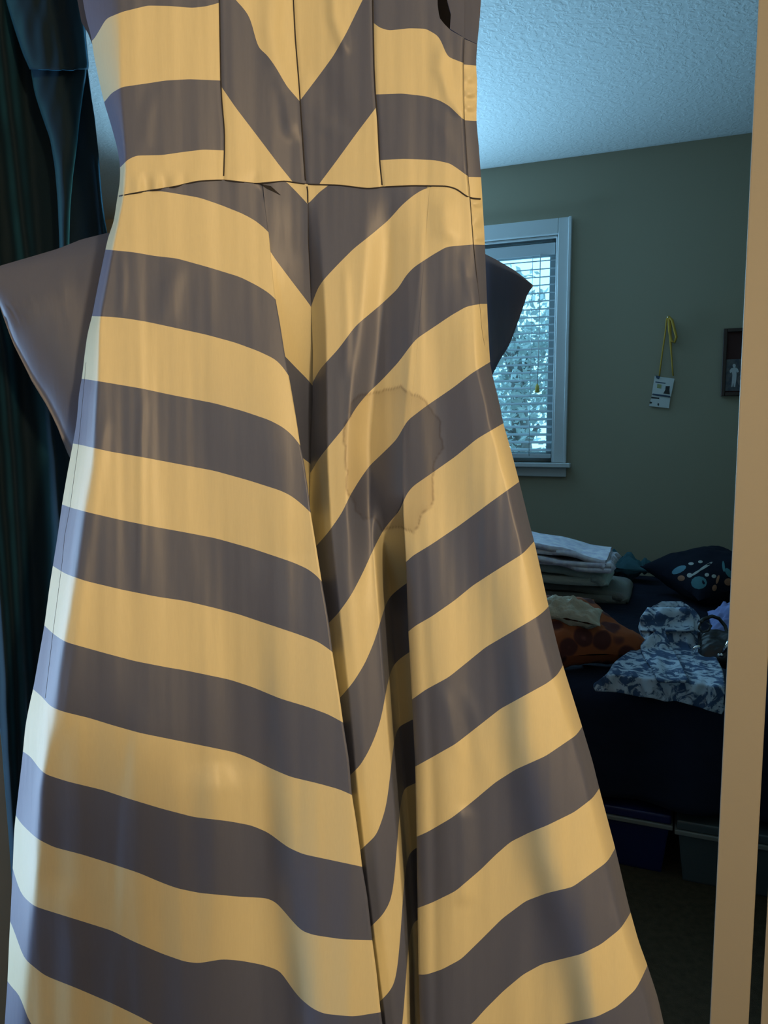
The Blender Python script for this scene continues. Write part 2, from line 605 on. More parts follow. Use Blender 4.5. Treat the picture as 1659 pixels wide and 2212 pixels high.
wpart('jamb', [(s_ri - 0.012, s_ri, TB, TB + 0.12, z_sill, z_ti), (s_li, s_li + 0.012, TB, TB + 0.12, z_sill, z_ti),
               (s_li, s_ri, TB, TB + 0.12, z_ti - 0.012, z_ti)], M['wtrim'])
fs = 0.04
wpart('sash', [(s_ri - 0.012 - fs, s_ri - 0.012, TB + 0.075, TB + 0.105, z_sill, z_ti - 0.012),
               (s_li + 0.012, s_li + 0.012 + fs, TB + 0.075, TB + 0.105, z_sill, z_ti - 0.012),
               (s_li + 0.012, s_ri - 0.012, TB + 0.075, TB + 0.105, z_sill, z_sill + 0.05),
               (s_li + 0.012, s_ri - 0.012, TB + 0.075, TB + 0.105, z_ti - 0.06, z_ti - 0.012)], M['wtrim'])
wpart('pane', [(s_li + 0.05, s_ri - 0.05, TB + 0.088, TB + 0.092, z_sill + 0.045, z_ti - 0.055)], M['glass'], 0)

# second window, added around the bedroom fill and hidden behind the dress
win = bpy.data.objects.new('added_window', None)
win.location = RF((w2l + w2r) / 2, TB, w2b)
C.objects.link(win)
tag(win, None, kind='structure')
wpart('side_casing', [(w2r, w2r + CW, TB - 0.022, TB, w2b, w2t + CW)], M['wtrim'])
wpart('side_casing', [(w2l - CW, w2l, TB - 0.022, TB, w2b, w2t + CW)], M['wtrim'])
wpart('head_casing', [(w2l, w2r, TB - 0.022, TB, w2t, w2t + CW)], M['wtrim'])
wpart('stool', [(w2l - CW - 0.02, w2r + CW + 0.02, TB - 0.05, TB + 0.06, w2b - 0.022, w2b)], M['wtrim'])
wpart('apron', [(w2l - CW, w2r + CW, TB - 0.018, TB, w2b - 0.09, w2b - 0.022)], M['wtrim'])
wpart('sash', [(w2l, w2l + fs, TB + 0.07, TB + 0.10, w2b, w2t), (w2r - fs, w2r, TB + 0.07, TB + 0.10, w2b, w2t),
               (w2l + fs, w2r - fs, TB + 0.07, TB + 0.10, w2b, w2b + fs), (w2l + fs, w2r - fs, TB + 0.07, TB + 0.10, w2t - fs, w2t)], M['wtrim'])

# venetian blind, every slat its own part
zb_top = PW(1205, 522, TB).z
zb_bot = PW(1198, 985, TB).z
bl = thing('venetian_blind', 'white slatted venetian blind hanging in the window', 'blind', RF((s_li + s_ri) / 2, TB + 0.035, zb_bot))
def bpart(name, boxes, m, bev=0.002, parent=None):
    bm = bmesh.new()
    for q in boxes:
        box_rf(bm, *q)
    if bev:
        bevel_bm(bm, bev, 1)
    o = bm_obj(name, bm, m)
    adopt(bl, o)
    return o
sb0, sb1 = s_li + 0.018, s_ri - 0.016
bpart('headrail', [(sb0, sb1, TB + 0.005, TB + 0.06, zb_top - 0.055, zb_top)], M['slat'])
bpart('bottom_rail', [(sb0, sb1, TB + 0.012, TB + 0.058, zb_bot - 0.012, zb_bot + 0.010)], M['slat'])
nsl = 25
zs0, zs1 = zb_bot + 0.03, zb_top - 0.075
slat_me = None
for i in range(nsl):
    z = zs0 + (zs1 - zs0) * i / (nsl - 1)
    if slat_me is None:
        bm = bmesh.new()
        n = 4
        vs = []
        tilt = math.radians(14)
        hw = 0.024
        for side in (0, 1):
            for k in range(n + 1):
                u = -1 + 2 * k / n
                t = hw * u * math.cos(tilt)
                zz = hw * u * math.sin(tilt) + 0.003 * (1 - u * u)
                for lay in (0.0, -0.0022):
                    q = RF((sb0 if side == 0 else sb1) - (sb0 + sb1) / 2, t, zz + lay)
                    vs.append(bm.verts.new(q))
        def V(side, k, lay):
            return vs[side * (n + 1) * 2 + k * 2 + lay]
        for k in range(n):
            bm.faces.new([V(0, k, 0), V(1, k, 0), V(1, k + 1, 0), V(0, k + 1, 0)])
            bm.faces.new([V(0, k, 1), V(0, k + 1, 1), V(1, k + 1, 1), V(1, k, 1)])
        for k in (0, n):
            bm.faces.new([V(0, k, 0), V(0, k, 1), V(1, k, 1), V(1, k, 0)])
        for s in (0, 1):
            for k in range(n):
                bm.faces.new([V(s, k, 0), V(s, k + 1, 0), V(s, k + 1, 1), V(s, k, 1)])
        o = bm_obj('slat', bm, M['slat'])
        slat_me = o.data
    else:
        o = bpy.data.objects.new('slat', slat_me)
        C.objects.link(o)
    o.location = RF((sb0 + sb1) / 2, TB + 0.035, z)
    adopt(bl, o)
s_cord = S_of(PW(1164, 700, TB))
o = tube('lift_cord', [RF(s_cord, TB + 0.004, zb_top - 0.05), RF(s_cord + 0.001, TB + 0.003, (zb_top + zb_bot) / 2), RF(s_cord - 0.002, TB + 0.002, PW(1160, 832, TB).z)], 0.0022, M['cord'])
adopt(bl, o)
zt = PW(1160, 838, TB).z
o = tube('tassel', [RF(s_cord - 0.002, TB + 0.002, zt + 0.02), RF(s_cord - 0.002, TB + 0.002, zt + 0.008), RF(s_cord - 0.002, TB + 0.002, zt - 0.02), RF(s_cord - 0.002, TB + 0.002, zt - 0.024)], [0.003, 0.009, 0.012, 0.004], M['tassel'], seg=10)
adopt(bl, o)
for f in (0.12, 0.86):
    sx = sb0 + (sb1 - sb0) * f
    o = tube('ladder_string', [RF(sx, TB + 0.010, zb_top - 0.05), RF(sx, TB + 0.010, zb_bot)], 0.0012, M['cord'], seg=4)
    adopt(bl, o)

# ------------------------------------------------------------------ trees outside
def tree(name, label, s, t, h, rx, rz, n, seed):
    rnd = random.Random(seed)
    base = RF(s, t, -0.6)
    root = thing(name, label, 'tree', base, 'trees outside the window')
    tr = tube('trunk', [base, base + Vector((0.05, 0, h * 0.4)), base + Vector((-0.05, 0.1, h * 0.8))], [0.14, 0.10, 0.03], M['bark'], seg=8)
    adopt(root, tr)
    for k in range(5):
        a = rnd.uniform(0, 6.28)
        zz = h * rnd.uniform(0.3, 0.7)
        br = tube('branch', [base + Vector((0, 0, zz)), base + Vector((math.cos(a) * rx * 0.4, math.sin(a) * rx * 0.4, zz + 0.3)),
                             base + Vector((math.cos(a) * rx * 0.9, math.sin(a) * rx * 0.9, zz + 0.45))], [0.05, 0.035, 0.012], M['bark'], seg=6)
        adopt(root, br)
    verts, faces = [], []
    cl = [(rnd.gauss(0, .5), rnd.gauss(0, .5), rnd.gauss(0, .5)) for _ in range(26)]
    for _ in range(n):
        c = rnd.choice(cl)
        p = base + Vector(((c[0] + rnd.gauss(0, .16)) * rx, (c[1] + rnd.gauss(0, .16)) * rx, h * 0.62 + (c[2] + rnd.gauss(0, .16)) * rz))
        u = Vector((rnd.gauss(0, 1), rnd.gauss(0, 1), rnd.gauss(0, 1))).normalized()
        w = u.cross(Vector((rnd.gauss(0, 1), rnd.gauss(0, 1), rnd.gauss(0, 1)))).normalized()
        L = rnd.uniform(0.025, 0.055)
        i = len(verts)
        verts += [p - u * L, p + w * L * .45 + u * L * .1, p + u * L, p - w * L * .45 + u * L * .1]
        faces.append((i, i + 1, i + 2, i + 3))
    o = link_mesh('foliage', verts, faces, M['leaf'], smooth=False)
    o['kind'] = 'stuff'
    adopt(root, o)
tree('garden_tree', 'pale leafy tree seen through the right of the blind', -1.25, 6.3, 3.4, 0.62, 1.0, 3000, 1)
tree('garden_tree', 'pale leafy tree seen lower behind the blind cord', -2.55, 9.2, 3.6, 0.85, 1.3, 4200, 2)

# ------------------------------------------------------------------ the striped dress
SL = smooth_ipy([(150, -200), (172, -40), (186, 40), (198, 82), (202, 116), (213, 169), (225, 222), (237, 260), (254, 321), (260, 362), (259, 395), (254, 424),
      (249, 456), (246, 481), (235, 506), (228, 538), (218, 585), (209, 630), (199, 683), (189, 720), (183, 764), (177, 818), (171, 846), (166, 909),
      (160, 945), (151, 993), (145, 1024), (134, 1089), (125, 1154), (114, 1224), (107, 1267), (96, 1351), (86, 1407), (72, 1487), (64, 1520), (55, 1567), (48, 1640),
      (39, 1717), (31, 1789), (27, 1886), (23, 1970), (20, 2027), (16, 2124), (10, 2212), (0, 2420)])
SR = smooth_ipy([(1045, -200), (1039, 0), (1037, 32), (1031, 95), (1028, 139), (1031, 177), (1029, 263), (1033, 301), (1039, 380), (1042, 431), (1047, 516), (1050, 597),
      (1053, 678), (1056, 740), (1059, 790), (1064, 811), (1081, 880), (1087, 915), (1102, 966), (1122, 1042), (1147, 1144), (1154, 1169), (1184, 1305),
      (1197, 1365), (1215, 1434), (1257, 1568), (1280, 1644), (1294, 1701), (1330, 1836), (1359, 1960), (1380, 2035), (1396, 2078), (1421, 2154), (1434, 2212), (1480, 2420)])
# where the cloth turns towards its left side
LC = smooth_ipy([(255, -200), (262, 50), (262, 200), (272, 340), (268, 420), (258, 470), (240, 560), (216, 690), (214, 820), (210, 900), (204, 1000), (188, 1100), (168, 1250),
      (142, 1400), (122, 1560), (92, 1700), (88, 1850), (72, 2000), (58, 2150), (50, 2420)], 30)
PLK = smooth_ipy([(1003, -200), (1003, 82), (1001, 139), (1003, 256), (1011, 380), (1016, 431), (1023, 529), (1030, 597), (1036, 657), (1041, 719), (1053, 775), (1056, 786)])
WAISTp = [(200, 440), (256, 424), (308, 414), (374, 404), (424, 392), (450, 390), (483, 389), (553, 397), (615, 391), (660, 398), (689, 399), (733, 400), (796, 408), (827, 404),
          (891, 401), (965, 402), (987, 408), (1012, 428), (1042, 430), (1070, 430)]
WAIST = smooth_ipx(WAISTp, 7)

FE = smooth_ipy([(566, 380), (572, 440), (580, 500), (584, 540), (594, 639), (605, 700), (616, 770), (628, 835), (641, 912), (648, 960), (656, 994), (666, 1062), (671, 1107),
      (679, 1156), (695, 1256), (704, 1307), (711, 1350), (718, 1408), (728, 1471), (734, 1509), (741, 1560), (754, 1642), (760, 1717), (769, 1771), (778, 1835),
      (782, 1871), (793, 1934), (804, 2030), (813, 2097), (822, 2184), (826, 2212), (850, 2420)], 8)
SEAM = smooth_ipy([(633, -200), (633.6, 0), (638, 84), (646, 181), (648.5, 219), (653, 289), (660, 398), (665, 402), (665, 516), (672, 657), (676, 760), (675, 869), (672, 929),
      (670, 1037), (669, 1076), (672, 1200), (690, 1400), (730, 1700), (770, 2000), (800, 2212), (815, 2420)], 8)
BEND = smooth_ipy([(680, 400), (690, 500), (700, 620), (704, 700), (708, 1000), (716, 1150), (735, 1330), (752, 1480), (772, 1700), (800, 1950), (832, 2200), (850, 2420)], 30)
XS = smooth_ipy([(930, 380), (900, 760), (875, 1000), (871, 1075), (871, 1110), (877, 1215), (882, 1365), (890, 1511), (897, 1656), (900, 1807), (902, 1962), (904, 2105), (907, 2212), (914, 2420)], 12)
XROLL = smooth_ipy([(800, 1000), (806, 1100), (813, 1180), (825, 1320), (834, 1445), (845, 1589), (858, 1734), (869, 1860), (879, 1990), (884, 2080), (890, 2420)], 20)
VALL = smooth_ipy([(850, 400), (842, 500), (838, 570), (825, 700), (808, 850), (800, 950), (800, 1100), (806, 1180)], 30)

RSTEP = smooth_ipy([(985, 600), (990, 690), (999, 850), (1024, 1050), (1047, 1190), (1070, 1310), (1096, 1460), (1108, 1600), (1138, 1730), (1160, 1860), (1210, 2000), (1245, 2150), (1290, 2420)], 60)
LSTEP = smooth_ipy([(560, 1250), (566, 1350), (585, 1550), (600, 1750), (612, 1900), (628, 2030), (645, 2180), (660, 2420)], 60)

def step(x, xf, w, relax):
    s = 0.5 * (1 + np.tanh((x - xf) / w))
    return s * (1 - ss(0.0, relax, x - xf))

def base(x, y):
    xl, xr = SL(y), SR(y)
    t = (x - (xl + xr) / 2) / ((xr - xl) / 2)
    d = 0.820 + 0.010 * t * t - np.where(x > 660, 0.00008, 0.00012) * (np.sqrt((x - 660.0) ** 2 + 1600.0) - 40)
    xc = LC(y)
    u = np.clip((xc - x) / np.maximum(xc - xl, 6), 0, 1.15)
    d = d + np.interp(y, [0, 430, 1000, 2212], [0.045, 0.05, 0.055, 0.05]) * u ** 1.6
    u = np.clip((x - (xr - 34)) / 34, 0, 1.15)
    d = d + np.interp(y, [0, 430, 800, 2212], [0.006, 0.008, 0.03, 0.035]) * u ** 2
    d = d - 0.03 * ss(500, 2300, y)
    d = d - 0.0019 * WR1(x, y) - 0.0003 * WR2(x, y)
    return d

def ridge(x, y, pts, w, amp, fade=60):
    f = ipy(pts)
    y0 = min(p[1] for p in pts)
    y1 = max(p[1] for p in pts)
    env = ss(y0 - fade * .2, y0 + fade, y) * (1 - ss(y1 - fade, y1 + fade * .2, y))
    return amp * env * np.exp(-((x - f(y)) / w) ** 2)

FAC = smooth_ipy([(150, 1200), (200, 1350), (260, 1500), (335, 1650), (380, 1800), (390, 2000), (392, 2420)], 40)
def facet(x, y):
    u = (FAC(y) - x) / 22.0
    soft = np.where(u > 12, u, np.log1p(np.exp(np.minimum(u, 12)))) * 22.0
    return 0.00013 * ss(1250, 1750, y) * soft

def d_left(x, y):
    d = base(x, y)
    fe = FE(y)
    d = d - 0.022 * ss(430, 1000, y) * ss(fe - 260, fe - 15, x)
    d = d - np.interp(y, [1200, 1330, 1500, 1800, 2200], [0, 0.008, 0.015, 0.025, 0.038]) * step(x, LSTEP(y), 25, 420)
    d = d + facet(x, y)
    # narrow creases catching the cool light
    d = d - 0.0035 * ss(1500, 1650, y) * step(x, np.interp(y, [1500, 1750, 1900, 2150, 2400], [290, 266, 258, 236, 225]), 10, 130)
    d = d - ridge(x, y, [(312, 840), (305, 950), (304, 1130), (300, 1300)], 9, 0.0010)
    d = d - ridge(x, y, [(262, 535), (266, 600), (262, 700)], 9, 0.0009, 50)
    d = d - ridge(x, y, [(400, 540), (370, 620), (345, 730)], 26, 0.0016, 70)
    d = d - ridge(x, y, [(225, 900), (195, 1150), (165, 1400), (130, 1600)], 14, 0.0020)
    d = d - ridge(x, y, [(470, 1650), (470, 1850), (450, 2120), (440, 2380)], 60, 0.008)
    d = d - ridge(x, y, [(120, 1900), (150, 2050), (150, 2300)], 40, 0.004)
    d = d + ridge(x, y, [(560, 395), (570, 425), (590, 440)], 10, 0.002, 12)
    # patch of fine crinkles high on the panel
    d = d - 0.0007 * np.sin((x * 0.55 + y * 1.1) / 3.4 + np.sin(x / 15)) * np.exp(-((x - 445) / 48) ** 2 - ((y - 522 + (x - 445) * 0.25) / 20) ** 2)
    return d

def d_under(x, y):
    fe, se = FE(y) - 30, SEAM(y)
    u = np.clip((x - fe) / (se - fe), 0, 1)
    return base(x, y) + 0.004 * ss(430, 560, y) + 0.050 * ss(470, 900, y) * u

def valley(x, y):
    v = VALL(y)
    a = np.interp(y, [400, 520, 700, 900, 1100], [0.0, 0.009, 0.013, 0.021, 0.028])
    f = np.where(x < v, ss(v - 55, v, x), np.clip(1 - (x - v) / 70, 0, 1))
    return a * f

def d_centre(x, y):
    d = base(x, y)
    se, be, xs = SEAM(y), BEND(y), XS(y)
    depth = np.interp(y, [430, 900, 2200], [0.0, 0.050, 0.060])
    d = d + depth * (1 - np.clip((x - se) / (be - se), 0, 1)) ** 1.1
    k = ss(1060, 1330, y)
    d = d + (1 - k) * valley(x, y)
    d = d + 0.115 * k * ss(XROLL(y) - 8, XROLL(y) + 22, x)
    d = d + 0.012 * k * ss(be + 15, XROLL(y), x)
    d = d - ridge(x, y, [(745, 560), (748, 700), (745, 830)], 10, 0.0016)
    return d

def d_right(x, y):
    d = base(x, y)
    k = ss(1060, 1330, y)
    d = d + (1 - k) * valley(x, y)
    d = d - np.interp(y, [600, 720, 1100, 1600, 2200], [0, 0.012, 0.022, 0.030, 0.036]) * step(x, RSTEP(y), 36, 320)
    xs = XS(y)
    d = d + 0.010 * k * np.clip(1 - (x - xs) / 26, 0, 1) ** 2
    d = d - 0.0045 * k * step(x, xs + 44, 10, 110)
    d = d - ridge(x, y, [(1000, 545), (1012, 610), (1022, 665)], 12, 0.0014, 40)
    d = d - ridge(x, y, [(955, 420), (960, 470), (968, 525)], 26, 0.003, 30)
    d = d - ridge(x, y, [(950, 1470), (975, 1560), (995, 1660)], 16, 0.0016, 60)
    d = d - ridge(x, y, [(1005, 1480), (1030, 1570), (1045, 1690)], 16, 0.0016, 60)
    d = d - ridge(x, y, [(1000, 1740), (1010, 1850), (1000, 1960)], 20, 0.003, 30)
    return d

def groove(x, y, f, w=4.0, a=0.0013):
    return a * np.exp(-((x - f(y)) / w) ** 2)

PL = smooth_ipy([(470, -200), (474, 0), (477, 174), (479, 217), (485, 284), (485, 325), (483, 388), (483, 430)], 8)
PR = smooth_ipy([(803, -200), (805, 0), (808, 145), (811, 205), (816, 260), (820, 345), (826, 405), (826, 440)], 8)

def d_bodice(x, y):
    d = base(x, y) - 0.0004
    d = d + groove(x, y, PL) + groove(x, y, PR) + groove(x, y, SEAM, 4, 0.0014) + groove(x, y, PLK, 3, 0.002)
    # soft folds of the centre panel
    d = d - ridge(x, y, [(600, -150), (585, 60), (600, 130), (630, 200), (640, 300)], 22, 0.0032, 40)
    d = d - ridge(x, y, [(705, -150), (722, 40), (738, 90), (745, 120)], 14, 0.0032, 30)
    d = d + ridge(x, y, [(655, -150), (660, 60), (662, 180)], 26, 0.0025, 40)
    d = d - ridge(x, y, [(600, 160), (618, 230), (630, 310)], 14, 0.0018, 30)
    d = d - ridge(x, y, [(690, 230), (705, 270), (730, 300)], 30, 0.0014, 25)
    d = d + ridge(x, y, [(690, 150), (730, 250), (760, 290)], 32, 0.0014, 25)
    d = d - ridge(x, y, [(330, 190), (318, 260), (312, 340)], 16, 0.0010, 50)
    d = d - ridge(x, y, [(955, 90), (950, 150), (975, 215), (1000, 260)], 16, 0.003, 30)
    d = d - ridge(x, y, [(950, 250), (975, 310), (1000, 370)], 20, 0.0012, 25)
    # gathers where the bodice meets the waist
    g = ss(365, 405, y) * (1 - ss(410, 470, y))
    d = d - g * 0.0022 * np.sin(x / 6.5) * np.exp(-((x - 345) / 60) ** 2)
    d = d - g * 0.0016 * np.sin((x + 0.5 * y) / 12) * np.exp(-((x - 545) / 60) ** 2)
    return d

STAIN = [(744, 918), (756, 901), (760, 872), (780, 852), (799, 849), (819, 849), (843, 839), (867, 836), (879, 847), (903, 855), (918, 870), (934, 887), (949, 911), (952, 945),
         (955, 969), (939, 1000), (932, 1031), (937, 1060), (930, 1094), (910, 1113), (905, 1133), (891, 1147), (867, 1140), (843, 1138), (828, 1145), (804, 1116), (785, 1118),
         (770, 1101), (763, 1080), (754, 1072), (749, 1041), (748, 993), (743, 954), (745, 935)]
def stain_at(x, y):
    jx = 2.0 * np.sin(y / 9.1 + x / 31) + 1.1 * np.sin(y / 3.7 + x / 6) * np.sin(y / 23 + 1)
    jy = 1.8 * np.sin(x / 8.3 + 1 + y / 40) + 1.0 * np.sin(x / 3.3 + y / 7) * np.sin(x / 21)
    px, py = x + jx, y + jy
    dist = np.full(px.shape, 1e9)
    inside = np.zeros(px.shape, bool)
    n = len(STAIN)
    for i in range(n):
        x0, y0 = STAIN[i]
        x1, y1 = STAIN[(i + 1) % n]
        dx, dy = x1 - x0, y1 - y0
        t = np.clip(((px - x0) * dx + (py - y0) * dy) / (dx * dx + dy * dy), 0, 1)
        dist = np.minimum(dist, np.hypot(px - x0 - t * dx, py - y0 - t * dy))
        cond = ((y0 > py) != (y1 > py))
        xi = x0 + (py - y0) * dx / (dy if dy else 1e-9)
        inside ^= cond & (px < xi)
    edge = np.exp(-(dist / 2.6) ** 2)
    halo = np.where(inside, 0.26 + 0.18 * np.exp(-dist / 22), 0.05 * np.exp(-dist / 12))
    return np.clip(np.maximum(halo, edge * 0.85), 0, 1)

def cloth_panel(name, parent, xL, xR, lines, first_gold, dfun, nc=70, sub=9.0, wrapL=0.0, wrapR=0.0, wrapk=None, stain=False, tpow=1.0):
    """a striped cloth panel: columns run down the panel, rows follow the stripe edges.
    wrapL / wrapR turn the free edge of the panel back by that many metres."""
    T = np.linspace(0, 1, nc)
    Y = []
    for f in lines:
        y = f(xL(np.array([1000.0]))[0] + T * 0 + 300.0)
        y = f(xL(y) + T * (xR(y) - xL(y)))
        for _ in range(90):
            x = xL(y) + T * (xR(y) - xL(y))
            y = 0.55 * y + 0.45 * f(x)
        Y.append(y)
    for k in range(len(Y) - 1):
        Y[k] = np.minimum(Y[k], Y[-1])
    for k in range(1, len(Y)):
        Y[k] = np.maximum(Y[k], Y[k - 1])
    rows, mats_ = [Y[0]], []
    for k in range(len(Y) - 1):
        h = (Y[k + 1] - Y[k]).max()
        n = max(2, int(math.ceil(h / sub)))
        for i in range(1, n + 1):
            rows.append(Y[k] + (Y[k + 1] - Y[k]) * i / n)
            mats_.append((k % 2 == 0) == first_gold)
    YY = np.array(rows)
    XX = xL(YY) + T[None, :] * (xR(YY) - xL(YY))
    DD = dfun(XX, YY)
    if wrapR:
        kk = wrapk(YY[:, -1:]) if wrapk else 1.0
        for i in range(1, 6):
            a = i / 5.0
            XX = np.concatenate([XX, XX[:, nc - 1:nc] - (0.4 + 3.0 * (1 - math.cos(a * 1.57)) + 12 * max(0, a - .4)) * kk], 1)
            YY = np.concatenate([YY, YY[:, nc - 1:nc]], 1)
            DD = np.concatenate([DD, DD[:, nc - 1:nc] + wrapR * math.sin(a * 1.57) * kk], 1)
    if wrapL:
        kk = wrapk(YY[:, :1]) if wrapk else 1.0
        x0, y0, d0 = XX[:, :1], YY[:, :1], DD[:, :1]
        for i in range(1, 6):
            a = i / 5.0
            XX = np.concatenate([x0 + (0.4 + 3.0 * (1 - math.cos(a * 1.57)) + 12 * max(0, a - .4)) * kk, XX], 1)
            YY = np.concatenate([y0, YY], 1)
            DD = np.concatenate([d0 + wrapL * math.sin(a * 1.57) * kk, DD], 1)
    V = Parr(XX, YY, DD)
    R, K = XX.shape
    idx = np.arange(R * K).reshape(R, K)
    quads = np.stack([idx[:-1, :-1], idx[1:, :-1], idx[1:, 1:], idx[:-1, 1:]], -1)
    hh = np.minimum((YY[1:] - YY[:-1])[:, :-1], 1e9) + (YY[1:] - YY[:-1])[:, 1:]
    keep = hh > 0.25
    mi = np.repeat(np.array([0 if g else 1 for g in mats_])[:, None], K - 1, 1)
    faces = [tuple(int(a) for a in q) for q in quads[keep]]
    o = link_mesh(name, V.reshape(-1, 3).tolist(), faces, [M['gold'], M['slate']], None, [int(a) for a in mi[keep]])
    at = o.data.attributes.new('stain', 'FLOAT', 'POINT')
    if stain:
        at.data.foreach_set('value', stain_at(XX, YY).reshape(-1).astype(np.float32))
    adopt(parent, o)
    return o

dress = thing('striped_dress', 'sleeveless gold and slate striped taffeta dress hanging in the doorway', 'dress', P(700, 2420, 0.80))

WL = WAIST
TOPL = ipx([(0, -200), (1200, -200)])
BOT = ipx([(-100, 2420), (1700, 2420)])

L_lines = [WL,
 smooth_ipx([(180, 428), (256, 424.5), (308, 414.5), (345, 412.5), (374, 417), (431, 427), (475, 442), (525, 462), (554, 478), (576, 497), (590, 512)]),
 smooth_ipx([(180, 538), (229, 539), (290, 545), (334, 553), (381, 558), (446, 576), (518, 598), (554, 616), (583, 634), (594, 645), (600, 652)]),
 smooth_ipx([(170, 682), (199, 683), (235, 684), (274, 688), (317, 695), (382, 709), (446, 723), (508, 740), (557, 758), (593, 775), (607, 787), (619, 804), (624, 812)]),
 smooth_ipx([(150, 815), (177, 818), (216, 824), (305, 839), (365, 852), (437, 866), (463, 871), (525, 888), (581, 907), (610, 922), (631, 939), (648, 961), (654, 970)]),
 smooth_ipx([(140, 956), (158, 958), (170, 960), (235, 975), (310, 988), (389, 1003), (463, 1017), (535, 1037), (607, 1060), (631, 1072), (653, 1090), (671, 1107), (678, 1114)]),
 smooth_ipx([(120, 1085), (133, 1089), (150, 1096), (195, 1108), (260, 1123), (339, 1139), (400, 1150), (467, 1163), (545, 1185), (631, 1214), (665, 1229), (684, 1243), (695, 1256), (700, 1262)]),
 smooth_ipx([(100, 1214), (114, 1222), (132, 1234), (142, 1240), (185, 1255), (260, 1273), (339, 1289), (400, 1298), (463, 1313), (516, 1327), (578, 1348), (641, 1369), (689, 1387), (718, 1408), (724, 1413)]),
 smooth_ipx([(84, 1340), (96, 1351), (113, 1368), (139, 1386), (170, 1395), (231, 1412), (291, 1428), (363, 1442), (400, 1448), (496, 1468), (545, 1484), (605, 1509), (665, 1527), (709, 1543), (740, 1560), (748, 1565)]),
 smooth_ipx([(60, 1480), (72, 1489), (96, 1509), (105, 1525), (135, 1537), (193, 1551), (241, 1566), (301, 1583), (350, 1593), (449, 1613), (507, 1625), (543, 1639), (585, 1660), (627, 1678), (690, 1693), (733, 1705), (760, 1717), (768, 1721)]),
 smooth_ipx([(40, 1618), (55, 1627), (70, 1635), (78, 1654), (96, 1672), (145, 1688), (224, 1707), (277, 1725), (350, 1747), (419, 1765), (495, 1774), (543, 1783), (579, 1798), (621, 1830), (654, 1845), (706, 1856), (781, 1872), (790, 1874)]),
 smooth_ipx([(20, 1735), (35, 1765), (43, 1777), (80, 1812), (116, 1830), (178, 1846), (229, 1862), (301, 1886), (350, 1907), (383, 1919), (431, 1929), (516, 1937), (576, 1940), (597, 1949), (630, 1988), (651, 2011), (678, 2020), (739, 2029), (804, 2031), (812, 2031)]),
 smooth_ipx([(20, 1850), (31, 1886), (41, 1928), (72, 1957), (116, 1971), (174, 1989), (241, 2010), (289, 2034), (350, 2060), (398, 2077), (428, 2081), (480, 2072), (519, 2075), (567, 2084), (606, 2097), (621, 2121), (645, 2154), (675, 2179), (700, 2190), (763, 2196), (820, 2187), (830, 2185)]),
 smooth_ipx([(10, 1960), (22, 1991), (36, 2022), (48, 2068), (96, 2107), (169, 2136), (241, 2167), (301, 2196), (345, 2220), (450, 2250), (560, 2262), (620, 2290), (680, 2335), (760, 2350), (850, 2345)]),
 smooth_ipx([(0, 2095), (19, 2124), (24, 2133), (46, 2150), (52, 2180), (62, 2208), (100, 2250), (250, 2310), (400, 2395), (430, 2419), (850, 2419)]),
 BOT]
cloth_panel('skirt_side_panel', dress, SL, FE, L_lines, False, d_left, nc=120, sub=9, wrapR=0.07, wrapk=lambda y: ss(430, 640, y))

U_lines = [WL,
 smooth_ipx([(500, 380), (619, 393), (640, 414), (665, 441), (680, 455)], 3),
 smooth_ipx([(540, 488), (575, 530), (584, 543), (592, 556), (627, 603), (666, 654), (672, 663), (690, 690)], 4),
 smooth_ipx([(570, 715), (600, 752), (616, 770), (641, 796), (665, 820), (675, 833), (690, 850)], 4),
 smooth_ipx([(600, 930), (640, 975), (657, 992), (670, 1001), (690, 1020)], 4),
 smooth_ipx([(600, 1080), (690, 1170)], 4),
 smooth_ipx([(600, 1230), (760, 1400)], 4),
 ipx([(560, 1500), (800, 1520)])]
def u_left(y):
    return FE(y) - 30 * ss(440, 620, y)
cloth_panel('pleat_underlay', dress, u_left, SEAM, U_lines, True, d_under, nc=40, sub=9)

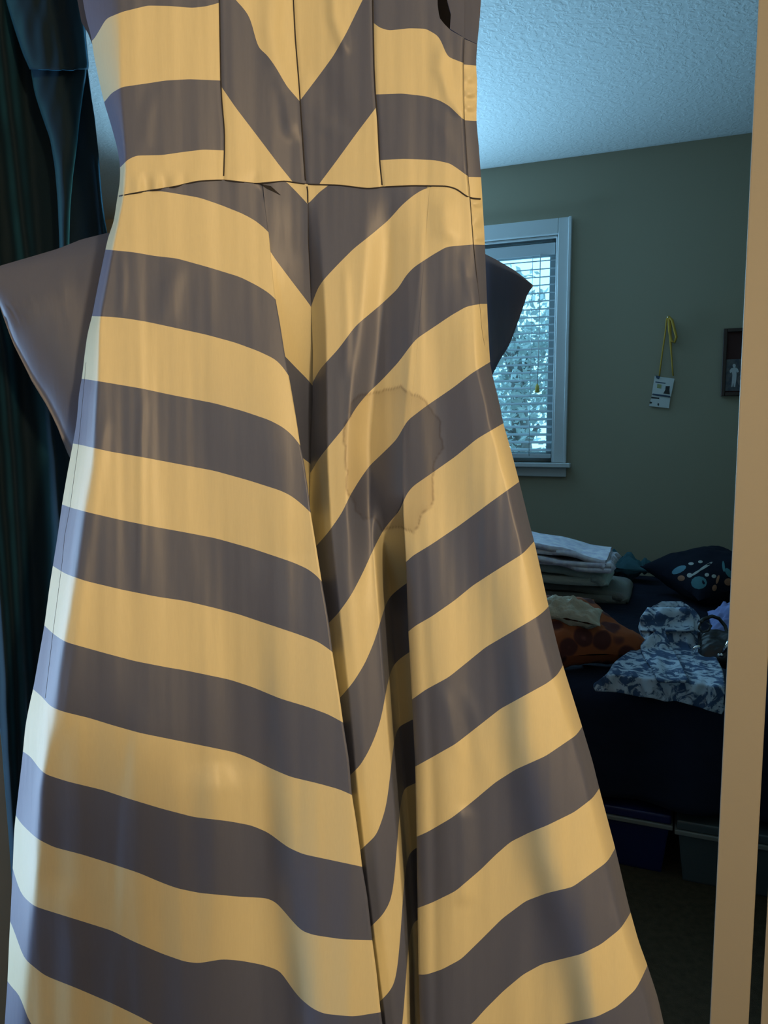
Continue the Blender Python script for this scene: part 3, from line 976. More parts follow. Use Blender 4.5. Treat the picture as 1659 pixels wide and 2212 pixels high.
C_lines = [WL,
 smooth_ipx([(640, 420), (665, 441), (690, 415), (711, 399), (930, 390)], 3),
 smooth_ipx([(640, 700), (660, 690), (673, 663), (677, 646), (685, 624), (699, 604), (731, 570), (764, 537), (802, 507), (840, 475), (867, 444), (889, 425), (908, 412), (932, 403), (960, 399), (1100, 395)], 6),
 smooth_ipx([(650, 850), (676, 830), (680, 815), (693, 795), (731, 754), (753, 724), (769, 703), (824, 657), (862, 621), (875, 597), (894, 577), (937, 549), (965, 533), (990, 531), (1022, 528), (1060, 526)], 6),
 smooth_ipx([(650, 1045), (672, 1021), (686, 994), (713, 960), (743, 924), (770, 879), (795, 849), (824, 822), (862, 781), (883, 752), (899, 732), (935, 708), (975, 681), (1008, 662), (1035, 657), (1060, 655)], 6),
 smooth_ipx([(650, 1215), (688, 1174), (710, 1149), (740, 1106), (755, 1072), (777, 1036), (798, 1006), (831, 975), (858, 948), (879, 909), (921, 877), (978, 838), (1018, 807), (1055, 784), (1080, 770)], 6),
 smooth_ipx([(680, 1375), (711, 1345), (733, 1322), (759, 1285), (783, 1239), (809, 1181), (829, 1143), (850, 1118), (869, 1097), (872, 1075), (891, 1051), (930, 1024), (984, 986), (1030, 948), (1086, 915), (1120, 898)], 6),
 smooth_ipx([(700, 1535), (734, 1508), (763, 1474), (788, 1434), (810, 1383), (824, 1335), (834, 1300), (849, 1282), (875, 1262), (910, 1240)], 6),
 smooth_ipx([(720, 1705), (757, 1674), (778, 1654), (799, 1618), (814, 1582), (826, 1545), (834, 1490), (842, 1450), (855, 1430), (880, 1411), (920, 1390)], 6),
 smooth_ipx([(740, 1868), (779, 1836), (815, 1802), (826, 1768), (838, 1735), (845, 1650), (851, 1582), (864, 1568), (886, 1557), (930, 1535)], 6),
 smooth_ipx([(760, 2035), (802, 2001), (828, 1975), (849, 1937), (858, 1860), (861, 1720), (875, 1701), (893, 1694), (940, 1670)], 6),
 smooth_ipx([(780, 2200), (822, 2162), (839, 2145), (856, 2119), (866, 2040), (872, 1870), (880, 1850), (891, 1836), (940, 1810)], 6),
 smooth_ipx([(790, 2350), (850, 2300), (870, 2240), (882, 2010), (895, 1990), (940, 1970)], 6),
 BOT]
def c_right(y):
    return XS(y) + 26 * ss(1075, 1200, y)
cloth_panel('skirt_centre_panel', dress, SEAM, c_right, C_lines, True, d_centre, nc=96, sub=6, stain=True)

R_lines = [WL] + [C_lines[1]] + [C_lines[i] for i in (2, 3, 4, 5, 6)] + [
 smooth_ipx([(850, 1230), (877, 1215), (889, 1202), (932, 1176), (991, 1136), (1041, 1099), (1054, 1089), (1121, 1041), (1150, 1022)], 6),
 smooth_ipx([(860, 1378), (882, 1365), (895, 1353), (932, 1332), (982, 1297), (1021, 1265), (1064, 1237), (1131, 1195), (1154, 1169), (1175, 1148)], 6),
 smooth_ipx([(870, 1525), (890, 1511), (919, 1490), (969, 1463), (1005, 1434), (1049, 1398), (1114, 1360), (1161, 1332), (1183, 1314), (1188, 1305), (1205, 1285)], 6),
 smooth_ipx([(870, 1668), (897, 1656), (933, 1636), (984, 1607), (1034, 1568), (1081, 1531), (1114, 1513), (1183, 1475), (1208, 1455), (1215, 1437), (1230, 1415)], 6),
 smooth_ipx([(880, 1815), (901, 1807), (922, 1798), (977, 1766), (1020, 1732), (1070, 1690), (1114, 1662), (1179, 1633), (1248, 1586), (1256, 1571), (1272, 1550)], 6),
 smooth_ipx([(880, 1970), (901, 1962), (933, 1950), (984, 1925), (1039, 1878), (1068, 1849), (1102, 1819), (1144, 1798), (1182, 1783), (1241, 1754), (1283, 1722), (1294, 1703), (1310, 1680)], 6),
 smooth_ipx([(880, 2104), (903, 2105), (919, 2106), (955, 2094), (996, 2072), (1039, 2030), (1085, 1984), (1136, 1946), (1182, 1929), (1237, 1916), (1313, 1861), (1328, 1834), (1340, 1810)], 6),
 smooth_ipx([(880, 2256), (905, 2250), (970, 2235), (1020, 2212), (1045, 2183), (1087, 2141), (1130, 2105), (1172, 2082), (1256, 2061), (1298, 2040), (1341, 2006), (1360, 1976), (1375, 1945)], 6),
 smooth_ipx([(880, 2372), (905, 2365), (980, 2345), (1060, 2290), (1130, 2240), (1214, 2213), (1290, 2196), (1332, 2175), (1374, 2137), (1393, 2099), (1405, 2070)], 6),
 BOT]
def r_right(y):
    k = ss(740, 800, y)
    return PLK(y) * (1 - k) + SR(y) * k
cloth_panel('skirt_side_panel', dress, XS, r_right, R_lines, True, d_right, nc=120, sub=6, wrapL=0.08, wrapk=lambda y: ss(1080, 1260, y), stain=True)

# bodice panels
cloth_panel('bodice_side_panel', dress, SL, PL,
 [TOPL,
  smooth_ipx([(150, 100), (198, 90), (202, 87), (215, 65), (229, 40), (266, 25), (319, 12), (367, 13), (415, 17), (444, 14), (474, 6), (490, 0)], 5),
  smooth_ipx([(200, 240), (225, 222), (239, 202), (263, 188), (319, 180), (357, 174), (410, 171), (477, 174), (490, 175)], 5),
  smooth_ipx([(240, 375), (260, 362), (275, 345), (295, 336), (350, 335), (391, 329), (439, 323), (485, 325), (500, 326)], 5),
  WL], False, d_bodice, nc=70, sub=7)
cloth_panel('bodice_centre_panel', dress, PL, SEAM,
 [TOPL,
  smooth_ipx([(440, -90), (480, -40), (509, 0), (527, 19), (542, 41), (549, 72), (556, 101), (578, 120), (597, 147), (619, 186), (647, 218), (670, 246)], 5),
  smooth_ipx([(460, 160), (480, 190), (508, 231), (556, 294), (605, 359), (631, 391), (660, 430)], 4),
  WL], True, d_bodice, nc=56, sub=7)
cloth_panel('bodice_centre_panel', dress, SEAM, PR,
 [TOPL,
  smooth_ipx([(620, 254), (649, 216), (687, 166), (720, 121), (749, 70), (764, 39), (783, 0), (805, -40), (840, -100)], 5),
  smooth_ipx([(650, 450), (689, 398), (725, 350), (773, 284), (811, 234), (840, 196)], 4),
  WL], True, d_bodice, nc=56, sub=7)

# the right armhole leaves a notch in the top of the right side panel
AH = smooth_ipy([(940, -200), (944, 0), (949, 38), (974, 65), (1003, 82), (1003, 200)], 4)
def br_top(x):
    return np.interp(x, [800, 943, 944, 949, 960, 974, 1003, 1030], [-200, -200, 0, 38, 52, 66, 82, 92])
cloth_panel('bodice_side_panel', dress, PR, PLK,
 [br_top,
  smooth_ipx([(780, 30), (806, 48), (818, 59), (840, 66), (884, 61), (920, 62), (946, 77), (957, 95), (961, 114), (968, 123), (1001, 136), (1027, 141)], 5),
  smooth_ipx([(790, 205), (812, 204), (869, 202), (920, 208), (950, 217), (972, 230), (1001, 259), (1029, 262)], 5),
  smooth_ipx([(800, 347), (821, 346), (873, 343), (939, 346), (972, 353), (994, 368), (1012, 382), (1038, 384)], 5),
  WL], False, d_bodice, nc=80, sub=6)

# facing strip of the side opening on the right
def d_strip(x, y):
    g = (1 - ss(250, 262, y)) * ss(140, 150, y) + ss(432, 440, y) * (1 - ss(515, 528, y)) + ss(655, 665, y)
    return base(x, y) + 0.001 + 0.0016 * g * np.sin(y / 5.5 + 0.8 * np.sin(y / 17)) * np.sin(np.clip((x - PLK(y)) / np.maximum(SR(y) - PLK(y), 3), 0, 1) * 3.14)
cloth_panel('side_placket', dress, PLK, SR,
 [ipx([(980, 84), (1003, 84), (1031, 96), (1060, 105)]), ipx([(990, 138), (1030, 142)]), ipx([(990, 259), (1040, 262)]), ipx([(1000, 382), (1050, 383)]),
  ipx([(1000, 528), (1060, 529)]), ipx([(1000, 657), (1070, 656)]), ipx([(1000, 786), (1090, 780)])], False, d_strip, nc=14, sub=2.5)

# armhole: front facing edge, the strap behind it and the dark lining inside
def flat_poly(name, pts, dfun, mat_, sub=10, thick=0.002, parent=None):
    """closed cloth piece from an outline: triangulated, subdivided and given a thickness"""
    bm = bmesh.new()
    top = [bm.verts.new(P(x, y, dfun(x, y))) for x, y in pts]
    bot = [bm.verts.new(P(x, y, dfun(x, y)) + Vector((0, thick, 0))) for x, y in pts]
    bm.faces.new(top)
    bm.faces.new(bot[::-1])
    n = len(pts)
    for i in range(n):
        bm.faces.new([top[i], top[(i + 1) % n], bot[(i + 1) % n], bot[i]])
    bmesh.ops.triangulate(bm, faces=bm.faces[:])
    o = bm_obj(name, bm, mat_)
    if parent:
        adopt(parent, o)
    return o
flat_poly('armhole_strap', [(968, -180), (968, 0), (976, 32), (974, 64), (1003, 82), (1031, 95), (1037, 32), (1039, 0), (1044, -180)], lambda x, y: 0.825 - (x - 968) * 0.0001, M['slate'], parent=dress)
flat_poly('armhole_edge', [(964, -180), (966, 0), (974, 30), (972, 62), (1002, 81), (1003, 40), (1001, -180)], lambda x, y: 0.821 - (x - 968) * 0.00008, M['slate'], parent=dress)
flat_poly('armhole_lining', [(935, -180), (938, 40), (980, 75), (985, -180)], lambda x, y: 0.87, M['lining'], parent=dress)
flat_poly('armhole_strap', [(160, -180), (167, 0), (176, 48), (190, 72), (199, 95), (194, 60), (190, 40), (183, 12), (180, -180)], lambda x, y: 0.868, M['slate'], parent=dress)
flat_poly('armhole_lining', [(176, 20), (178, 50), (190, 66), (200, 90), (204, 60), (196, 20)], lambda x, y: 0.885, M['lining'], parent=dress)

# back of the dress
def d_back(x, y):
    xl, xr = SL(y), SR(y)
    t = np.clip((x - (xl + xr) / 2) / ((xr - xl) / 2), -1, 1)
    return np.maximum(base(x, y), 0.84) + 0.012 + facet(x, y) * 1.1 + 0.10 * np.sqrt(np.maximum(1 - t * t, 0)) + 0.002
def lr(a, b):
    return ipx([(0, a), (1450, b)])
cloth_panel('dress_back', dress, lambda y: SL(y) + 3, lambda y: SR(y) - 3,
 [TOPL, lr(40, 140), lr(222, 262), lr(362, 383), lr(540, 528), lr(683, 657), lr(818, 784), lr(958, 915), lr(1089, 1041), lr(1222, 1169), lr(1351, 1311), lr(1489, 1437), lr(1627, 1571),
  lr(1765, 1703), lr(1890, 1834), lr(2000, 1976), lr(2124, 2099), BOT], False, d_back, nc=50, sub=40)

# seams, stitched thread lying in the cloth
def seam(name, pts, dfun, r=0.0007, lift=0.0004):
    pts = np.array(pts, float)
    n = int(np.hypot(*np.diff(pts, axis=0).T).sum() / 6) + 2
    s = np.concatenate([[0], np.cumsum(np.hypot(*np.diff(pts, axis=0).T))])
    q = np.linspace(0, s[-1], n)
    xs, ys = np.interp(q, s, pts[:, 0]), np.interp(q, s, pts[:, 1])
    d = dfun(xs, ys) - lift
    o = tube(name, [P(a, b, c) for a, b, c in zip(xs, ys, d)], r, M['thread'], seg=5)
    adopt(dress, o)
ysb = np.arange(-190, 400, 10.0)
seam('centre_seam', [(float(SEAM(np.array(y))), y) for y in ysb], d_bodice)
seam('princess_seam', [(float(PL(np.array(y))), y) for y in np.arange(-190, 390, 10.0)], d_bodice)
seam('princess_seam', [(float(PR(np.array(y))), y) for y in np.arange(-190, 405, 10.0)], d_bodice)
seam('waist_seam', [(x, float(WL(np.array(x)))) for x in np.arange(258, 1040, 6.0)], lambda x, y: d_bodice(x, y), r=0.0008, lift=-0.0002)
seam('skirt_centre_seam', [(float(SEAM(np.array(y))), y) for y in np.arange(403, 640, 10.0)], lambda x, y: d_centre(x, y))
seam('placket_seam', [(float(PLK(np.array(y))), y) for y in np.arange(84, 776, 8.0)], lambda x, y: base(x, y) - 0.0005, r=0.0003)
seam('side_seam', [(186, 783), (181, 841), (170, 959), (152, 1092), (140, 1156), (134, 1219), (114, 1371), (98, 1508)], d_left, r=0.0003, lift=-0.0001)
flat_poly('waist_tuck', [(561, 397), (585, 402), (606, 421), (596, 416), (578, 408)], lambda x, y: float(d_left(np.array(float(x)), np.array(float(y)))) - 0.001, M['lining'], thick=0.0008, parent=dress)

# big bow tied at the back: one looped tail on each side
def bow_loop(name, top, bot, depth, bulge, n=26, m=14):
    """top and bottom outline from the outer tip inwards; two sheets that meet along the rim"""
    def res(pl):
        p = np.array(pl, float)
        s = np.concatenate([[0], np.cumsum(np.hypot(*np.diff(p, axis=0).T))])
        q = np.linspace(0, s[-1], n)
        return np.stack([np.interp(q, s, p[:, 0]), np.interp(q, s, p[:, 1])], 1)
    A, B = res(top), res(bot)
    verts, faces = [], []
    for side in (1, -1):
        off = len(verts)
        for i in range(n):
            for j in range(m):
                v = j / (m - 1)
                x, y = A[i] * (1 - v) + B[i] * v
                u = i / (n - 1)
                h = math.sin(math.pi * v) ** 0.7 * math.sin(min(1.0, u * 1.6 + 0.02) * math.pi / 2)
                d = depth(x, y) - side * bulge * h * (1 if side > 0 else 0.6) - 0.0015 * side
                d -= 0.004 * math.exp(-((y - (582 + (212 - x) * 0.55)) / 9) ** 2) * (1 if side > 0 else 0) * (1 if x < 400 else 0)
                verts.append(P(x, y, d))
        for i in range(n - 1):
            for j in range(m - 1):
                q = (off + i * m + j, off + (i + 1) * m + j, off + (i + 1) * m + j + 1, off + i * m + j + 1)
                faces.append(q if side > 0 else q[::-1])
    N = n * m
    for i in range(n - 1):
        for j in (0, m - 1):
            a, b = i * m + j, (i + 1) * m + j
            faces.append((a, N + a, N + b, b))
    for i in (0, n - 1):
        for j in range(m - 1):
            a, b = i * m + j, i * m + j + 1
            faces.append((a, b, N + b, N + a))
    o = link_mesh(name, verts, faces, M['slate'])
    adopt(dress, o)
    return o
bow_loop('bow_loop', [(-46, 590), (0, 574), (62, 556), (126, 537), (176, 517), (232, 503), (300, 500)],
         [(-46, 592), (-22, 625), (0, 664), (26, 738), (53, 791), (70, 826), (103, 879), (123, 920), (141, 967), (151, 991), (190, 1060), (300, 900)],
         lambda x, y: 0.90 - 0.03 * (200 - x) / 250, 0.018)
bow_loop('bow_loop', [(1152, 616), (1129, 597), (1109, 582), (1076, 563), (1049, 549), (980, 540)],
         [(1152, 618), (1140, 634), (1134, 652), (1124, 682), (1109, 723), (1099, 748), (1078, 781), (1064, 810), (1040, 840), (980, 860)],
         lambda x, y: 0.955 - 0.105 * (x - 1050) / 100, 0.005)

# ------------------------------------------------------------------ dark teal velvet gown hanging on the left
gown = thing('velvet_gown', 'dark teal velvet long sleeved gown hanging left behind the striped dress', 'gown', P(60, 2400, 1.0))
GL = smooth_ipy([(-160, -200), (-120, 900), (-40, 1350), (2, 1590), (10, 1700), (18, 1800), (25, 1900), (36, 2050), (60, 2420)], 30)
GR = smooth_ipy([(170, -200), (182, 40), (188, 150), (195, 200), (205, 260), (213, 330), (220, 420), (226, 470), (234, 520), (255, 700), (258, 950), (240, 1250), (200, 1550), (150, 1800), (110, 2000), (100, 2420)], 20)
gfolds = [  # (ridge line, width, height)
 ([(-5, -200), (4, 60), (14, 150), (24, 250), (34, 330), (48, 470), (58, 560), (70, 700), (100, 850), (116, 1000), (128, 1150), (130, 1300), (110, 1600), (95, 2000), (92, 2400)], 20, 0.030),
 ([(-60, -200), (-40, 300), (-20, 600), (10, 760), (22, 900), (34, 1060), (44, 1250), (55, 1450), (62, 1600), (60, 1800), (70, 2400)], 17, 0.026),
 ([(-100, -200), (-70, 400), (-50, 800), (-16, 1100), (4, 1300), (14, 1450), (20, 1620), (30, 1800), (45, 2000), (60, 2400)], 15, 0.022),
 ([(205, 330), (214, 420), (222, 520), (235, 700)], 5, 0.010)]
def d_gown(x, y):
    d = 1.02 + 0.015 * np.sin(x / 40.0)
    for pts, w, a in gfolds:
        d = d - ridge(x, y, pts, w, a, 30)
    d = d - 0.002 * WR3(x, y)
    return d
def simple_panel(name, parent, xL, xR, y0, y1, dfun, mat_, nc=60, ny=160, solid=0.0):
    T = np.linspace(0, 1, nc)
    YY = np.repeat((np.linspace(0, 1, ny))[:, None], nc, 1)
    if callable(y0):
        X0 = xL(np.array(0.0)) + T * 0
    YY = y0 + (y1 - y0) * YY
    XX = xL(YY) + T[None, :] * (xR(YY) - xL(YY))
    V = Parr(XX, YY, dfun(XX, YY))
    idx = np.arange(ny * nc).reshape(ny, nc)
    q = np.stack([idx[:-1, :-1], idx[1:, :-1], idx[1:, 1:], idx[:-1, 1:]], -1).reshape(-1, 4)
    o = link_mesh(name, V.reshape(-1, 3).tolist(), [tuple(int(a) for a in f) for f in q], mat_)
    if solid:
        md = o.modifiers.new('thickness', 'SOLIDIFY')
        md.thickness = solid
        md.offset = -1
    if parent:
        adopt(parent, o)
    return o
simple_panel('gown_body', gown, GL, GR, -200, 2420, d_gown, M['velvet'], nc=110, ny=240, solid=0.003)
# upper sleeve, and the lower sleeve tapering below the elbow crease
def half_round(dc, xl, xr, bulge):
    def f(x, y):
        a, b = xl(y), xr(y)
        t = np.clip((x - (a + b) / 2) / np.maximum((b - a) / 2, 1), -1, 1)
        return dc - bulge * np.sqrt(np.maximum(1 - t * t, 0.0)) - 0.004 * WR3(x * 1.4, y * .8)
    return f
ul = smooth_ipy([(-10, -200), (12, 0), (30, 60), (50, 120), (62, 145), (70, 165)], 8)
ur = smooth_ipy([(168, -200), (176, 0), (184, 60), (190, 120), (193, 146), (186, 165)], 8)
simple_panel('upper_sleeve', gown, ul, ur, -200, 150, half_round(0.985, ul, ur, 0.045), M['velvet'], nc=44, ny=70, solid=0.003)
ll = smooth_ipy([(66, 120), (66, 150), (74, 200), (90, 250), (108, 300), (118, 360), (124, 430), (128, 520), (130, 620)], 10)
lrr = smooth_ipy([(188, 120), (187, 160), (180, 200), (172, 260), (166, 320), (158, 380), (152, 450), (150, 520), (148, 620)], 10)
simple_panel('lower_sleeve', gown, ll, lrr, 128, 620, half_round(0.990, ll, lrr, 0.030), M['velvet'], nc=40, ny=90, solid=0.003)

# ------------------------------------------------------------------ the bed
BZ = 0.47
TF = 1.94
bed = thing('bed', 'low bed with dark navy bedding against the sage wall', 'bed', RF(-0.1, 2.8, 0))
def rbox(name, s0, s1, t0, t1, z0, z1, m, bev, parent, seg=3):
    bm = bmesh.new()
    box_rf(bm, s0, s1, t0, t1, z0, z1)
    bevel_bm(bm, bev, seg)
    o = bm_obj(name, bm, m, smooth=bev > 0.01)
    if parent:
        adopt(parent, o)
    return o
BS0, BS1 = -1.35, 0.95
rbox('bed_frame', BS0 + 0.02, BS1 - 0.02, TF + 0.05, TB - 0.06, 0.20, 0.26, M['bedframe'], 0.006, bed)
rbox('mattress', BS0, BS1, TF + 0.03, TB - 0.04, 0.26, BZ - 0.012, M['mattress'], 0.05, bed)
for s in (BS0 + 0.06, BS1 - 0.06):
    for t in (TF + 0.1, TB - 0.12):
        rbox('leg', s - 0.03, s + 0.03, t - 0.03, t + 0.03, 0, 0.2, M['bedframe'], 0.004, bed)
# coverlet: lies on the mattress and hangs down the front in soft folds
ns, prof = 90, []
for t in np.linspace(TB - 0.05, TF + 0.06, 34):
    prof.append((t, BZ))
for a in np.linspace(0, math.pi / 2, 6)[1:]:
    prof.append((TF + 0.06 - 0.06 * math.sin(a), BZ - 0.06 * (1 - math.cos(a))))
for z in np.linspace(BZ - 0.07, 0.19, 14):
    prof.append((TF, z))
verts, faces = [], []
for i in range(ns):
    s = BS0 - 0.01 + (BS1 - BS0 + 0.02) * i / (ns - 1)
    for j, (t, z) in enumerate(prof):
        n = mnoise.noise(Vector((s * 4, t * 4, 1.3))) * 0.010 if j < 34 else 0
        hang = max(0, (BZ - 0.06 - z)) / 0.22
        w = hang * (0.016 * math.sin(s * 21 + math.sin(s * 7)) + 0.01 * math.sin(s * 9 + 1))
        verts.append(RF(s, t - w - 0.004 * hang, z + n))
k = len(prof)
for i in range(ns - 1):
    for j in range(k - 1):
        faces.append((i * k + j, i * k + j + 1, (i + 1) * k + j + 1, (i + 1) * k + j))
o = link_mesh('coverlet', verts, faces, M['navy'])
md = o.modifiers.new('thickness', 'SOLIDIFY'); md.thickness = 0.006; md.offset = 1
adopt(bed, o)

def pillow(name, c, ax, ay, az, m, pinch=0.10, wr=0.006, seed=0, n=30, parent=None):
    """soft cushion: two domed sheets meeting in a seam, corners drawn out"""
    verts, faces = [], []
    for side in (1, -1):
        off = len(verts)
        for i in range(n + 1):
            for j in range(n + 1):
                u, v = -1 + 2 * i / n, -1 + 2 * j / n
                h = (max(0, 1 - abs(u) ** 3.2) ** 0.62) * (max(0, 1 - abs(v) ** 3.2) ** 0.62)
                x = u * (1 - pinch * (1 - v * v) * abs(u))
                y = v * (1 - pinch * (1 - u * u) * abs(v))
                w = wr * mnoise.noise(Vector((u * 2.3 + seed, v * 2.3, seed * 1.7))) + wr * .5 * mnoise.noise(Vector((u * 6 + seed, v * 6, 3.0)))
                verts.append(c + ax * x + ay * y + az * (h * side) + az.normalized() * w * side * (0.2 + h))
        for i in range(n):
            for j in range(n):
                q = (off + i * (n + 1) + j, off + (i + 1) * (n + 1) + j, off + (i + 1) * (n + 1) + j + 1, off + i * (n + 1) + j + 1)
                faces.append(q if side > 0 else q[::-1])
    o = link_mesh(name, verts, faces, m)
    bm = bmesh.new(); bm.from_mesh(o.data)
    bmesh.ops.remove_doubles(bm, verts=bm.verts, dist=0.0008)
    bmesh.ops.recalc_face_normals(bm, faces=bm.faces)
    bm.to_mesh(o.data); bm.free()
    o.data.polygons.foreach_set('use_smooth', [True] * len(o.data.polygons))
    if parent:
        adopt(parent, o)
    return o

def settle(o, z):
    zz = [v.co.z for v in o.data.vertices]
    dz = z - min(zz)
    for v in o.data.vertices:
        v.co.z += dz
    return o

eS = Vector((math.cos(YAW), -math.sin(YAW), 0))
eT = Vector((math.sin(YAW), math.cos(YAW), 0))
eZ = Vector((0, 0, 1))

# folded blankets, each a cloth folded over itself with the fold to the right
def folded_blanket(name, label, px_r, py_bot, zb, thick, width, depth, m, layers, seed, droop=0.0, group='folded blankets stacked on the bed'):
    p = PZ(px_r, py_bot, zb)
    s1, t0 = S_of(p), T_of(p)
    root = thing(name, label, 'blanket', RF(s1 - width / 2, t0 + depth / 2, zb), group)
    th = thick / layers
    rnd = random.Random(seed)
    for L in range(layers):
        zc = zb + th * (L + 0.5)
        n, nd = 34, 22
        # C-shaped cross-section: in along the bottom, round the fold, back along the top
        r = th * 0.48
        path = []
        rgt = s1 - r - rnd.uniform(0, 0.03)
        for i in range(12):
            path.append((s1 - width + (rgt - (s1 - width)) * i / 11, -r))
        for i in range(1, 10):
            a = -math.pi / 2 + math.pi * i / 10
            path.append((rgt + r * math.cos(a), r * math.sin(a)))
        for i in range(12):
            path.append((rgt - (rgt - (s1 - width)) * i / 11, r))
        verts, faces = [], []
        for j in range(nd):
            v = j / (nd - 1)
            front = 0.014 * mnoise.noise(Vector((seed + L, v, 2.0)))
            for (s, z) in path:
                e = (s - (s1 - width)) / width
                wob = 0.022 * mnoise.noise(Vector((s * 7 + seed, v * 3.1, L * 1.9))) + 0.006 * mnoise.noise(Vector((s * 19 + seed, v * 8, L * 2.9)))
                edge = 0.020 * mnoise.noise(Vector((s * 6 + seed * 2.1, L + (1.0 if z > 0 else 3.0), 4.0))) * (1 - v)
                sag = -droop * (max(0, e - 0.3) / 0.7) ** 1.6 * (0.45 + 0.55 * (z + r) / (2 * r))
                verts.append(RF(s + front, t0 + depth * v + edge, max(zc + z + wob * (0.35 + 0.65 * (L / layers)) + sag, zb + 0.002)))
        k = len(path)
        for j in range(nd - 1):
            for i in range(k - 1):
                faces.append((j * k + i, j * k + i + 1, (j + 1) * k + i + 1, (j + 1) * k + i))
        o = link_mesh('folded_layer', verts, faces, m)
        md = o.modifiers.new('thickness', 'SOLIDIFY'); md.thickness = min(0.03, th * 0.40); md.offset = 1
        adopt(root, o)
    return root
folded_blanket('folded_blanket', 'sage grey fleece blanket at the bottom of the stack', 1362, 1308, BZ, 0.075, 0.52, 0.34, M['sage'], 1, 3, droop=0.03)
folded_blanket('folded_blanket', 'pale seafoam blanket in the middle of the stack', 1318, 1270, BZ + 0.080, 0.085, 0.50, 0.30, M['seafoam'], 1, 8, droop=0.05)
folded_blanket('folded_blanket', 'white and lilac blanket on top of the stack', 1322, 1230, BZ + 0.168, 0.095, 0.54, 0.30, M['white_knit'], 2, 14, droop=0.085)

# small cream fleece bunched in front of the stack
p = P(1232, 1322, PZ(1270, 1470, BZ).y + 0.10)
o = pillow('bunched_fleece', p, eS * 0.085 - eZ * 0.010, eT * 0.035 + eZ * 0.014, eZ * 0.026 - eT * 0.01, M['cream'], 0.05, 0.022, 5)
tag(o, 'small cream fleece bunched in front of the blanket stack', 'fleece')
# teal sheet edge behind the stack
p = PZ(1335, 1268, BZ)
o = pillow('crumpled_sheet', p + eT * 0.10 + eZ * 0.03, eS * 0.14, eT * 0.08, eZ * 0.028, M['teal_sheet'], 0.05, 0.05, 9)
settle(o, BZ + 0.004)
tag(o, 'crumpled teal sheet lying behind the blanket stack', 'sheet')

# rust coloured printed cushion
p = PZ(1270, 1470, BZ)
ax = (eS * 0.255 + eT * 0.07 - eZ * 0.045)
ay = (eT * 0.12 + eZ * 0.05 - eS * 0.02)
ra, rb = math.cos(0.5), math.sin(0.5)
ax, ay = ax * 0.80 * ra + ay * rb, ay * ra - ax * 0.80 * rb
rc = pillow('printed_cushion', RF(S_of(p) - 0.075, T_of(p) + 0.135, BZ + 0.080), ax, ay, (eZ * 0.062 - eT * 0.02), M['rust'], 0.22, 0.018, 2)
settle(rc, BZ + 0.004)
tag(rc, 'rust orange cushion with dark ring print, right of the dress', 'cushion')

# navy cushion with embroidered flowers
p = PZ(1500, 1312, BZ)
nc_root = thing('embroidered_cushion', 'dark navy cushion embroidered with teal and orange flowers', 'cushion', p)
M['cushion_navy'] = mat('cushion_navy', (0.006, 0.009, 0.020), 0.9, 0.2, bump=(300, 0.3, 0.002))
ca, cb = math.cos(0.62), math.sin(0.62)
cx_, cy_ = eS * 0.19, eT * 0.16 + eZ * 0.045
cu = pillow('cushion_cover', p + eS * 0.055 + eT * 0.13 + eZ * 0.098, cx_ * ca + cy_ * cb, cy_ * ca - cx_ * cb, (eZ * 0.085 - eT * 0.03), M['cushion_navy'], 0.14, 0.008, 4)
settle(cu, BZ + 0.004)
bmv = bmesh.new(); bmv.from_mesh(cu.data)
bvh = BVHTree.FromBMesh(bmv)
adopt(nc_root, cu)
M['teal_thread'] = mat('teal_thread', (0.05, 0.17, 0.20), 0.8)
M['blue_thread'] = mat('blue_thread', (0.10, 0.26, 0.34), 0.8)
M['orange_thread'] = mat('orange_thread', (0.36, 0.16, 0.09), 0.8)
M['white_thread'] = mat('white_thread', (0.40, 0.42, 0.40), 0.8)
def emb(px, py, rx, ry, rot, m, name):
    org = Vector((0, 0, CZ))
    ctr = None
    verts, faces = [], []
    n = 12
    ring = []
    for k in range(n):
        a = 2 * math.pi * k / n
        x = px + rx * math.cos(a) * math.cos(rot) - ry * math.sin(a) * math.sin(rot)
        y = py + rx * math.cos(a) * math.sin(rot) + ry * math.sin(a) * math.cos(rot)
        ring.append((x, y))
    pts = [(px, py)] + ring
    for i, (x, y) in enumerate(pts):
        dirv = Vector(ray(x, y)).normalized()
        hit = bvh.ray_cast(org, dirv)
        if hit[0] is None:
            return
        nn = hit[1] if hit[1].dot(dirv) < 0 else -hit[1]
        verts.append(hit[0] + nn * (0.0035 if i == 0 else 0.0012))
    for k in range(n):
        faces.append((0, 1 + k, 1 + (k + 1) % n))
    o = link_mesh(name, verts, faces, m)
    adopt(nc_root, o)
